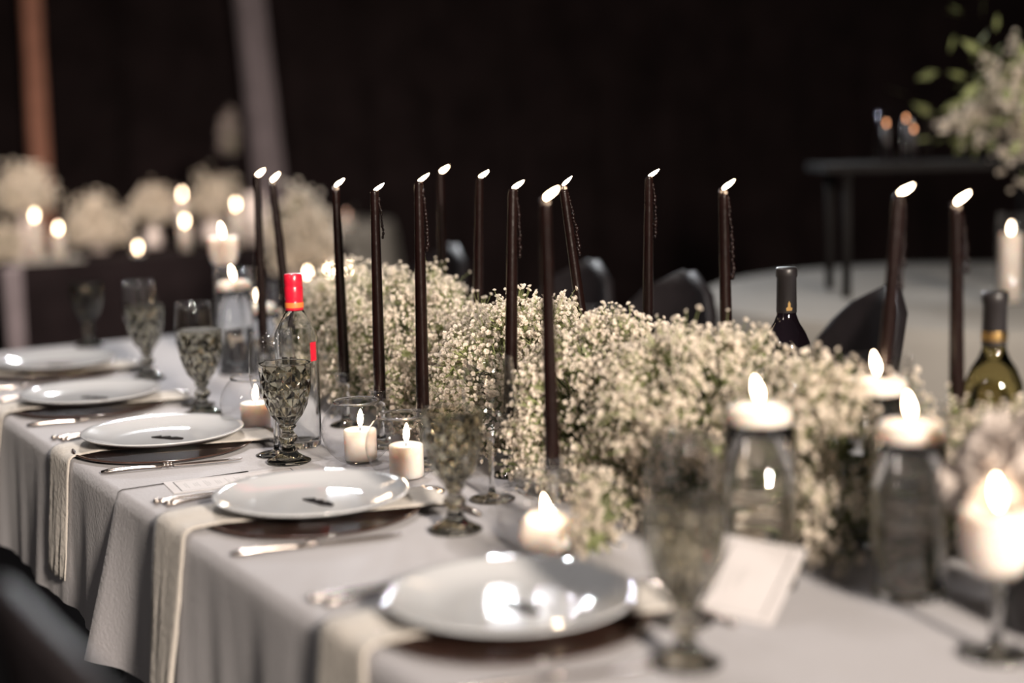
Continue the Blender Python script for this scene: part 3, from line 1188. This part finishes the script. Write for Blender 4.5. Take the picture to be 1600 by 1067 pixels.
def twigs(p0, p1, r0):
    """three-sided tubes p0 -> p1"""
    d = p1 - p0
    L = np.linalg.norm(d, axis=1)[:, None] + 1e-9
    d = d / L
    s = np.cross(d, np.array([0.3, 0.2, 0.93]))
    s /= np.linalg.norm(s, axis=1)[:, None] + 1e-9
    q = np.cross(d, s)
    n = len(p0)
    V = np.zeros((n, 6, 3))
    for i in range(3):
        a = 2 * PI * i / 3
        o = (s * math.cos(a) + q * math.sin(a)) * r0
        V[:, i] = p0 + o
        V[:, 3 + i] = p1 + o * 0.7
    f = np.array([(0, 1, 4, 3), (1, 2, 5, 4), (2, 0, 3, 5)])
    Fc = (f[None] + (np.arange(n) * 6)[:, None, None]).reshape(-1, 4)
    return V.reshape(-1, 3), Fc


def leaves(pos, dirs, size, r):
    R = rand_frames(dirs, r)
    B = np.array([(0, 0, 0), (-0.16, 0.02, 0.45), (0, 0.05, 1.0), (0.16, 0.02, 0.45)])
    V = np.einsum('nij,mj->nmi', R, B) * size[:, None, None] + pos[:, None, :]
    n = len(pos)
    Fc = (np.array([[0, 1, 2, 3]])[None] + (np.arange(n) * 4)[:, None, None]).reshape(-1, 4)
    return V.reshape(-1, 3), Fc


def clump(name, loc, rz, La, Lb, H, n_sprig, per, size, seed, label, cat='flowers', group=None, keep=None, sig=0.013, pet='petal', zlow=0.006, leaf=500):
    """a mound of baby's breath: main stems from the heart, side twigs, and a floret on each"""
    r = np.random.default_rng(seed)
    t = thing(name, loc, rz, label, cat, group)
    th = r.uniform(0, 2 * PI, n_sprig)
    sp = r.uniform(-0.10, 1.0, n_sprig)
    ph = np.arcsin(np.clip(sp, -1, 1))
    dirs = np.stack([np.cos(th) * np.cos(ph), np.sin(th) * np.cos(ph), np.sin(ph)], 1)
    lump = 1 + 0.10 * np.sin(3 * th + seed) * np.cos(ph) + r.normal(0, 0.055, n_sprig)
    deep = r.uniform(0, 1, n_sprig) < 0.28
    lump = np.where(deep, lump * r.uniform(0.66, 0.88, n_sprig), lump)
    z0 = 0.16 * H
    tip = dirs * np.array([La, Lb, H - z0]) * lump[:, None] + np.array([0, 0, z0])
    tip[:, 2] = np.maximum(tip[:, 2], 0.02)
    node = tip - dirs * 0.022
    heart = tip * np.array([0.25, 0.25, 0.12]) + r.normal(0, 0.01, tip.shape)
    heart[:, 2] = np.maximum(heart[:, 2], zlow)
    # florets round each tip
    sp_of = np.repeat(np.arange(n_sprig), per)
    fp = tip[sp_of] + r.normal(0, sig, (len(sp_of), 3))
    ok = fp[:, 2] > zlow
    if keep is not None:
        ok &= keep(fp, loc, rz)
    sp_of, fp = sp_of[ok], fp[ok]
    fd = fp - node[sp_of]
    fd /= np.linalg.norm(fd, axis=1)[:, None] + 1e-9
    sz = size * r.uniform(0.65, 1.2, len(fp))
    V, Fc = florets(fp, fd, sz, r)
    np_mesh('blossoms', V, Fc, M[pet], t, 'stuff')
    a0, a1 = twigs(node[sp_of], fp - fd * (sz * 0.3)[:, None], 0.00045)
    oks = np.ones(n_sprig, bool)
    if keep is not None:
        oks = keep(node, loc, rz)
    b0, b1 = twigs(heart[oks], node[oks], 0.0009)
    np_mesh('stems', np.concatenate([a0, b0]), np.concatenate([a1, b1 + len(a0)]), M['stem'], t, 'stuff')
    if leaf:
        th = r.uniform(0, 2 * PI, leaf)
        ph = np.arcsin(r.uniform(-0.1, 1, leaf))
        dd = np.stack([np.cos(th) * np.cos(ph), np.sin(th) * np.cos(ph), np.sin(ph)], 1)
        lp = dd * np.array([La, Lb, H - z0]) * r.uniform(0.35, 0.80, leaf)[:, None] + np.array([0, 0, z0])
        ok = lp[:, 2] > 0.012
        if keep is not None:
            ok &= keep(lp, loc, rz)
        lp, dd = lp[ok], dd[ok]
        dd[:, 2] = np.abs(dd[:, 2])
        V, Fc = leaves(lp, dd, r.uniform(0.02, 0.045, len(lp)), r)
        np_mesh('leaves', V, Fc, M['leaf'], t, 'stuff')
    return t


AVOID = [(o.location.x, o.location.y, 0.045) for o in bpy.data.objects if o.name.startswith(('wine_bottle', 'wine_glass')) and o.parent is None] + [(p.x, p.y, 0.026) for p in HOLD] + [(p.x, p.y, 0.052) for p in (p1, p2, p3)]


def keep(fp, loc, rz):
    c, s = math.cos(rz), math.sin(rz)
    x = loc[0] + fp[:, 0] * c - fp[:, 1] * s
    y = loc[1] + fp[:, 0] * s + fp[:, 1] * c
    ok = np.ones(len(fp), bool)
    for ax, ay, ar in AVOID:
        ok &= (x - ax) ** 2 + (y - ay) ** 2 > ar * ar
    return ok


runner = [
    (-1.02, 0.80, 0.15, 0.115, 0.17, 110, 20, "low baby's breath clump at the right end, behind the cylinders"),
    (-0.82, 0.665, 0.17, 0.150, 0.220, 170, 22, "baby's breath clump around the right-hand glass cylinders"),
    (-0.61, 0.640, 0.17, 0.165, 0.240, 190, 24, "broad soft baby's breath clump above the melted candle"),
    (-0.40, 0.640, 0.16, 0.160, 0.232, 200, 26, "baby's breath clump right of the close-set front tapers"),
    (-0.15, 0.650, 0.155, 0.170, 0.238, 230, 28, "sharp greenish baby's breath clump behind the sharpest taper"),
    (0.07, 0.660, 0.15, 0.150, 0.205, 170, 24, "baby's breath clump in the dip behind the fourth taper"),
    (0.28, 0.655, 0.20, 0.160, 0.258, 200, 24, "tall blurred baby's breath clump behind the red-capped bottle"),
    (0.55, 0.660, 0.19, 0.150, 0.246, 170, 22, "pale blurred baby's breath clump at the far middle of the table"),
]
GR = "baby's breath clumps down the middle of the table"
for i, (u, v, La, Lb, H, ns, per, lab) in enumerate(runner):
    clump('babys_breath', tw(u, v, 0.0006), ANG, La, Lb, H, ns, int(per * 1.25), 0.0046, 100 + i, lab, 'flowers', GR, keep)

# a short white sprig beside the melted candle
clump('babys_breath_sprig', at(930, 872, 0.0006), 0, 0.022, 0.022, 0.10, 22, 14, 0.005, 140, 'small white sprig standing right of the melted candle bowl', 'flowers', None, None, 0.008, 'petal', 0.006, 12)


def rose_bouquet(loc, rz, R, n, label, zc, seed):
    r = random.Random(seed)
    t = thing('rose_bouquet', loc, rz, label, 'flowers')
    for k in range(n):
        ga = k * 2.39996
        el = math.asin(1 - 1.15 * (k + 0.5) / n)
        d = Vector((math.cos(ga) * math.cos(el), math.sin(ga) * math.cos(el), math.sin(el)))
        c = d * R * 0.72
        c.z += zc
        c.x -= 0.025
        mb = MB()
        q = d.to_track_quat('Z', 'Y')
        for ring, (np_, rad, tilt) in enumerate(((3, 0.35, 1.25), (5, 0.62, 0.95), (6, 0.85, 0.6), (7, 1.0, 0.25))):
            for i in range(np_):
                a = 2 * PI * i / np_ + ring * 0.7 + r.random()
                rows = []
                for s in range(4):
                    kk = s / 3
                    row = []
                    for e in range(5):
                        x = (e / 4 - 0.5) * 2
                        aa = a + x * (PI / np_) * 1.15
                        rr = R * 0.42 * rad * (0.25 + 0.75 * kk) * (1 - 0.12 * x * x * kk)
                        h = R * 0.42 * (math.sin(tilt) * kk * 0.9 - 0.25 - 0.10 * x * x * kk + (-0.12 * kk * kk if ring > 1 else 0))
                        row.append(c + q @ Vector((rr * math.cos(tilt * 0.55) * math.cos(aa), rr * math.cos(tilt * 0.55) * math.sin(aa), h)))
                    rows.append(row)
                mb.grid(rows)
        mb.build('bloom', M['petal2'], t)
    mb = MB()
    for k in range(n):
        ga = k * 2.39996
        el = math.asin(1 - 1.15 * (k + 0.5) / n)
        d = Vector((math.cos(ga) * math.cos(el), math.sin(ga) * math.cos(el), math.sin(el)))
        e = d * R * 0.55
        mb.tube([(0.004 * math.cos(ga), 0.004 * math.sin(ga), 0.012), (0.006 * math.cos(ga), 0.006 * math.sin(ga), zc * 0.6), (e.x, e.y, e.z + zc)], 0.0018, 6)
    mb.build('stems', M['stem'], t)
    return t


vb = at(1640, 984, 0.0006)
t = thing('dark_vase', vb, 0, 'squat black vase at the right edge under the white blooms', 'vase')
MB().lathe([(0.0, 0.001), (0.040, 0.0), (0.044, 0.003), (0.045, 0.02), (0.045, 0.085), (0.043, 0.090), (0.041, 0.088), (0.041, 0.012), (0.0, 0.010)], 36, cap=False).build('vase_body', M['darkvase'], t)
rose_bouquet(vb, 0.3, 0.10, 14, 'loose white blooms in the black vase at the right edge', 0.145, 5)


# ------------------------------------------------------------------ chairs
def chair_parts(t):
    """black chair with a wrap-round, round-topped back; faces local +x"""
    mb = MB()
    sw = 0.21
    poly = []
    for i in range(24):
        a = 2 * PI * i / 24
        c, s = math.cos(a), math.sin(a)
        poly.append((0.205 * math.copysign(abs(c) ** 0.6, c), 0.185 * math.copysign(abs(s) ** 0.6, s)))
    mb.prism(poly, 0.435, 0.475)
    o = mb.build('seat', M['chair'], t)
    sharp(o, 40)
    rows = []
    for j in range(13):
        k = j / 12
        z = 0.475 + 0.475 * k
        half = 0.188 * math.sqrt(max(0.0, 1 - max(0, (k - 0.35) / 0.65) ** 2.2)) if k < 1 else 0.012
        row = []
        for i in range(17):
            x = i / 16 * 2 - 1
            y = half * x
            xx = -0.20 - 0.075 * k + 0.09 * (y / 0.188) ** 2
            row.append((xx, y, z))
        rows.append(row)
    o = MB().grid(rows).build('backrest', M['chair'], t)
    sd = o.modifiers.new('thick', 'SOLIDIFY')
    sd.thickness = 0.022
    for sx in (-1, 1):
        for sy in (-1, 1):
            MB().tube([(sx * 0.16, sy * 0.145, 0.436), (sx * 0.19, sy * 0.17, 0.0)], [0.016, 0.011], 10).build('leg', M['chair'], t)


chairs = Kind('dining_chair', 'chair', 'black round-backed chairs', chair_parts)
# at the near side, its back at lower left; then the far side seen over the flowers
cp = tw(-1.09, -0.12, -T)
chairs.put(cp, math.atan2(Q[1], Q[0]), 'dark blurred chair back in the lower left foreground')
for px, py, lab, rz in ((1385, 447, 'black round-backed chair right of the dark wine bottle', -0.3), (1068, 425, 'dark chair back between two upright back-row tapers', 0.1), (918, 408, 'dark chair back showing behind the leaning taper', 0.1), (700, 384, 'farthest pale-edged dark chair behind the blurred taper', 0.1)):
    p = at(px, py, 0.2)
    ang = math.atan2(-Q[1], -Q[0]) + rz
    c = Vector((p.x, p.y, 0)) + Vector((math.cos(ang), math.sin(ang), 0)) * 0.275
    chairs.put(c, ang, lab)

# ------------------------------------------------------------------ round table on the right
def skirt_table(name, loc, rad, mat, drop, label, cat='table'):
    t = thing(name, loc, 0, label, cat)
    rows = []
    n = 72
    for r, z in ((0.001, T), (rad * 0.5, T), (rad - 0.01, T), (rad, T - 0.006), (rad + 0.012, T - 0.05), (rad + 0.03, T - drop * 0.5), (rad + 0.045, T - drop)):
        row = []
        for i in range(n + 1):
            a = 2 * PI * i / n
            k = max(0, (T - z - 0.01) / drop)
            rr = r + 0.03 * k * math.sin(11 * a)
            row.append((rr * math.cos(a), rr * math.sin(a), z))
        rows.append(row)
    MB().grid(rows).build('cloth', mat, t)
    MB().lathe([(0.0, T - 0.03), (rad - 0.02, T - 0.03), (rad - 0.02, T - 0.006), (0.0, T - 0.006)], 48, cap=False).build('tabletop', M['board'], t)
    MB().lathe([(0.0, 0.0), (0.3, 0.0), (0.3, 0.03), (0.04, 0.06), (0.04, T - 0.03), (0.0, T - 0.03)], 24, cap=False).build('pedestal', M['metal'], t)
    return t


RT = Vector((1.52, 4.58, 0))
skirt_table('round_table', RT, 0.93, M['grey_cloth'], 0.62, 'round table under a grey cloth at the right background')
# raised black stand carrying flowers and a glass
ys = 4.60
sl = at_y(1310, 262, ys)
sr = at_y(1620, 262, ys)
st = thing('raised_stand', Vector(((sl.x + sr.x) / 2, ys, T + 0.001)), 0, 'raised black metal stand on the round table', 'stand')
hw = (sr.x - sl.x) / 2
zt = sl.z - T
MB().box((0.01, 0, zt), (2 * hw + 0.16, 0.32, 0.022)).build('shelf', M['metal'], st, False)
for sx in (-1, 1):
    for sy in (-1, 1):
        MB().tube([(sx * hw, sy * 0.12, 0.0), (sx * hw, sy * 0.12, zt - 0.011)], 0.014, 8).build('leg', M['metal'], st)
shelf_z = T + 0.001 + zt + 0.0115

g = at_y(1405, 240, ys)
hu = thing('hurricane_glass', Vector((g.x, ys - 0.04, shelf_z)), 0, 'short glass holder with three dim reflection glows on the black stand', 'candle holder')
MB().lathe([(0.0, 0.001), (0.084, 0.001), (0.085, 0.004), (0.085, 0.165), (0.0835, 0.165), (0.0835, 0.006), (0.0, 0.006)], 40, cap=False).build('glass', M['thin_far'], hu)
for i, (px, py) in enumerate(((1385, 190), (1416, 182), (1428, 199))):  # dim glows on dark stubs, added where the glass reflects candlelight
    q = at_y(px, py, ys - 0.04 + (0.0, 0.03, -0.035)[i])
    c = thing('reflection_stub', Vector((q.x, q.y, shelf_z + 0.0072)), 0, ('left', 'middle', 'right')[i] + ' one of three glows added for reflections in the glass on the black stand', 'candle', 'glows added for reflections on the black stand')
    hh = q.z - (shelf_z + 0.0072) - 0.012
    MB().lathe([(0.0, 0.0), (0.012, 0.0), (0.012, hh), (0.0, hh)], 16, cap=False).build('wax_body', M['darkvase'], c)
    f = flame_mesh(0.014, 0.0042).build('flame', M['reflection_glow'], c)
    f.location = (0, 0, hh + 0.001)


def spiky(loc, label, seed):
    """an airy arrangement: spikes of small blossoms thrown out all round, some drooping"""
    r = np.random.default_rng(seed)
    t = thing('tall_arrangement', loc, 0, label, 'flowers')
    MB().lathe([(0.0, 0.0), (0.05, 0.0), (0.055, 0.01), (0.04, 0.06), (0.045, 0.12), (0.04, 0.12), (0.036, 0.06), (0.0, 0.02)], 24, cap=False).build('vase_body', M['darkvase'], t)
    c = np.array([0.03, 0, 0.14])
    ds = []
    for k in range(30):
        v = r.normal(0, 1, 3)
        v /= np.linalg.norm(v)
        v[2] = v[2] * 0.8 + 0.15
        ds.append(v * r.uniform(0.12, 0.24))
    ds += [np.array(x) for x in ((-0.03, -0.02, 0.24), (-0.12, -0.05, 0.19), (-0.27, -0.08, -0.02), (-0.24, -0.1, 0.0), (-0.06, -0.22, -0.20), (0.03, -0.22, -0.24), (-0.12, -0.2, -0.14), (0.15, -0.2, 0.22), (0.1, -0.2, 0.1), (-0.1, -0.18, 0.05))]
    ds = np.array(ds)
    pos, dr, p0, p1 = [], [], [], []
    for d in ds:
        n = 26
        s = r.uniform(0.45, 1.0, n)
        q = c + d[None] * s[:, None] + r.normal(0, 0.016, (n, 3)) - np.array([0, 0, 1])[None] * (s ** 2)[:, None] * 0.02
        pos.append(q)
        dr.append(np.tile(d / np.linalg.norm(d), (n, 1)))
        p0.append(c * np.array([1, 1, 0.6]))
        p1.append(c + d)
    V, Fc = florets(np.concatenate(pos), np.concatenate(dr), r.uniform(0.007, 0.014, 26 * len(ds)), r)
    np_mesh('blossoms', V, Fc, M['petal'], t, 'stuff')
    V, Fc = twigs(np.array(p0), np.array(p1), 0.002)
    np_mesh('stems', V, Fc, M['stem'], t, 'stuff')
    lp = c + r.normal(0, 0.10, (260, 3))
    lp[:, 2] = np.maximum(lp[:, 2], 0.06)
    V, Fc = leaves(lp, lp - c + 0.001, r.uniform(0.04, 0.09, 260), r)
    np_mesh('leaves', V, Fc, M['stem'], t, 'stuff')


q = at_y(1585, 250, ys)
spiky(Vector((q.x, ys + 0.04, shelf_z)), 'airy white and green arrangement at top right on the black stand', 21)


def far_candle(loc, z_flame, label, r=0.035, mat='flame', group='candles on the background tables'):
    """a candle in a plain glass, seen far out of focus"""
    t = thing('glass_candle', loc, 0, label, 'candle', group)
    h = z_flame - loc[2]
    hb = max(0.012, h - 0.03)
    MB().lathe([(0.0, 0.001), (r, 0.001), (r, 0.004), (r, max(h + 0.03, 0.07)), (r - 0.002, max(h + 0.03, 0.07)), (r - 0.002, 0.004)], 24, cap=False).build('glass', M['thin'], t)
    MB().lathe([(0.0, 0.005), (r - 0.008, 0.005), (r - 0.008, hb), (r - 0.012, hb + 0.003), (0.0, hb + 0.001)], 24, cap=False).build('wax_body', M['wax'], t)
    f = flame_mesh(0.030, 0.0066, (0.001, 0)).build('flame', M[mat], t)
    f.location = (0, 0, hb + 0.004)
    return t


yc = 4.25
q = at_y(1580, 343, yc)
far_candle(Vector((q.x, yc, T + 0.001)), q.z - 0.012, 'lone candle in a tall glass at the right background', 0.04)

# ------------------------------------------------------------------ tables at the left background
def box_table(u0, u1, v0, v1, topmat, sidemat, drop, label):
    c = tw((u0 + u1) / 2, (v0 + v1) / 2, -T)
    t = thing('head_table', c, ANG, label, 'table')
    a, b = (u1 - u0) / 2, (v1 - v0) / 2
    rows = []
    n = 60
    for k, z in ((1.0, T - 0.004), (1.004, T - 0.012), (1.01, T - drop * 0.5), (1.015, T - drop)):
        row = []
        for i in range(n + 1):
            s = 4 * i / n
            e = int(s) % 4
            f = s - int(s)
            x, y = ((-a + 2 * a * f, -b), (a, -b + 2 * b * f), (a - 2 * a * f, b), (-a, b - 2 * b * f))[e]
            row.append((x * k, -y * k * (1 + 0.004 * math.sin(i * 2.1)), z))
        rows.append(row)
    MB().grid(rows).build('skirt', sidemat, t)
    MB().box((0, 0, T - 0.006), (2 * a, 2 * b, 0.010)).build('top_cloth', topmat, t, False)
    MB().box((0, 0, T - 0.03), (2 * a - 0.06, 2 * b - 0.06, 0.03)).build('tabletop', M['board'], t, False)
    for sx in (-1, 1):
        for sy in (-1, 1):
            MB().tube([(sx * (a - 0.1), sy * (b - 0.1), 0), (sx * (a - 0.1), sy * (b - 0.1), T - 0.045)], 0.02, 8).build('leg', M['metal'], t)


box_table(4.42, 5.25, 0.86, 2.45, M['black_cloth'], M['black_cloth'], 0.70, 'long black-skirted head table at the left background')
# a white cloth hanging at its left end
h0 = at_u(18, 412, 4.40)
rows = []
for j in range(12):
    k = j / 11
    rows.append([tw(4.395 - 0.008 * math.sin(i * 1.3) * k, uv(h0)[1] + (i / 10 - 0.5) * 0.085 * (1 - 0.15 * k), 0.0 - 0.40 * k) for i in range(11)])
o = MB().grid(rows).build('hanging_cloth', M['grey_drape'])
o.modifiers.new('thick', 'SOLIDIFY').thickness = 0.006
tag(o, 'pale cloth hanging over the left end of the head table', 'cloth')

fl = MB().box((0, 0, 0.0004), (0.78, 0.30, 0.0006)).build('table_runner', M['napkin'], smooth=False)
fl.location = tw(4.825, 1.04, 0.0002)
fl.rotation_euler = (0, 0, ANG)
tag(fl, 'pale linen runner under the leftmost candles on the head table', 'table runner')

for px, py, lab in ((53, 328, 'leftmost candle on the head table, before the tall white flowers'), (90, 348, 'candle on the head table left of the domed white flowers'),
                    (215, 382, 'low candle on the head table right of the domed flowers'), (284, 295, 'upper one of two stacked candle lights on the head table'),
                    (288, 337, 'lower one of two stacked candle lights on the head table'), (368, 311, 'candle on the head table left of the black tapers')):
    u = 4.55 if px != 284 else 4.8
    q = at_u(px, py, u)
    far_candle(Vector((q.x, q.y, T + 0.001)), q.z - 0.012, lab)


def plain_vase(loc, h, r, mat, label):
    t = thing('flower_vase', loc, 0, label, 'vase', 'white vases in the background')
    MB().lathe([(0.0, 0.001), (r * 0.8, 0.001), (r, h * 0.12), (r * 0.92, h * 0.5), (r * 0.6, h * 0.85), (r * 0.7, h), (r * 0.62, h), (r * 0.5, h * 0.85), (0.0, h * 0.1)], 28, cap=False).build('vase_body', mat, t)
    return t


def far_flowers(px, py, u, rad, H, lab, seed, vase=None, vl=None, ns=70, sc=1.0):
    """a bush of white flowers whose middle shows at a pixel, standing on the table there"""
    q = at_u(px, py, u)
    if vase:
        vh = max(0.03, q.z - T - H * 0.5)
        plain_vase(Vector((q.x, q.y, T + 0.001)), vh, vase, M['vase'], vl)
        base = T + 0.0012 + vh
    else:
        base = T + 0.001
    clump('white_flowers', Vector((q.x, q.y, base)), seed, rad, rad, H, ns, 9, 0.016 * sc, seed, lab, 'flowers', 'white flowers on the background tables', None, 0.03 * sc, 'petal', 0.004, 60)


far_flowers(42, 298, 4.70, 0.085, 0.20, 'tall white flowers at the far left before the copper drape', 51, 0.07, 'pale pinkish vase at the far left of the head table')
far_flowers(152, 352, 4.85, 0.115, 0.17, 'domed white flowers on the head table', 52, 0.05, 'short white vase under the domed flowers', 110)
far_flowers(238, 325, 4.95, 0.07, 0.14, 'white flowers left of the stacked candle lights', 53, 0.045, 'white vase left of the stacked candle lights')
far_flowers(338, 312, 5.00, 0.11, 0.16, 'wide white flowers right of the stacked candle lights', 54, 0.10, 'broad white vase right of the stacked candle lights')
q = at_u(400, 390, 4.7)
plain_vase(Vector((q.x, q.y, T + 0.001)), 0.24, 0.075, M['vase'], 'tall pale vase behind the two leftmost tapers')
q = at_u(6, 360, 4.6)
clump('white_flowers', Vector((q.x, q.y, T + 0.001)), 0, 0.06, 0.06, 0.15, 30, 9, 0.014, 57, 'low white flowers cut off by the left edge', 'flowers', 'white flowers on the background tables', None, 0.025, 'petal', 0.004, 20)

# a second table, nearer, holding the taller creamy flowers and a few votives
SC = at_y(500, 418, 5.35)
t2 = skirt_table('cocktail_table', Vector((SC.x, 5.35, 0)), 0.36, M['black_cloth'], 0.6, 'small black-clothed table behind the red-capped bottle')
q = at_y(468, 420, 5.30)
plain_vase(Vector((q.x, 5.30, T + 0.001)), 0.05, 0.06, M['vase'], 'short pale vase under the creamy flowers')
clump('white_flowers', Vector((q.x, 5.30, T + 0.0525)), 0.4, 0.10, 0.10, 0.24, 90, 9, 0.015, 61, 'upright creamy flowers behind the second taper', 'flowers', 'white flowers on the background tables', None, 0.024, 'petal', 0.004, 40)
for px, py, Y, lab in ((480, 415, 5.12, 'candle light just above the red bottle cap'), (514, 411, 5.20, 'candle light left of the third black taper'), (546, 410, 5.18, 'candle light right of the third black taper')):
    q = at_y(px, py, Y)
    far_candle(Vector((q.x, Y, T + 0.001)), max(q.z - 0.012, T + 0.05), lab, 0.03)
# grey table farther back
GC = at_y(545, 362, 8.3)
skirt_table('round_table', Vector((GC.x - 0.30, 8.95, 0)), 0.50, M['grey_cloth'], 0.6, 'grey-clothed round table far behind the third and fourth tapers')
q = at_y(541, 350, 8.35)
far_candle(Vector((q.x, 8.35, T + 0.001)), at_y(541, 326, 8.35).z - 0.02, 'glass on the far grey table, with a glow added for a candle reflection', 0.055, 'reflection_faint')  # the glow is added for a candle's reflection in this glass
# pale plume by the grey drape
q = at_y(360, 210, 7.9)
t = thing('plume_stand', Vector((q.x, 7.9, 0.0)), 0, 'thin black stand holding a pale plume before the grey drape', 'stand')
MB().lathe([(0.0, 0.0), (0.14, 0.0), (0.14, 0.015), (0.012, 0.03), (0.012, q.z - 0.10), (0.0, q.z - 0.10)], 16, cap=False).build('pole', M['metal'], t)
clump('pale_plume', Vector((q.x, 7.9, q.z - 0.098)), 0, 0.045, 0.045, 0.20, 40, 8, 0.012, 71, 'pale plume before the grey drape', 'flowers', None, None, 0.012, 'petal3', 0.0, 0)
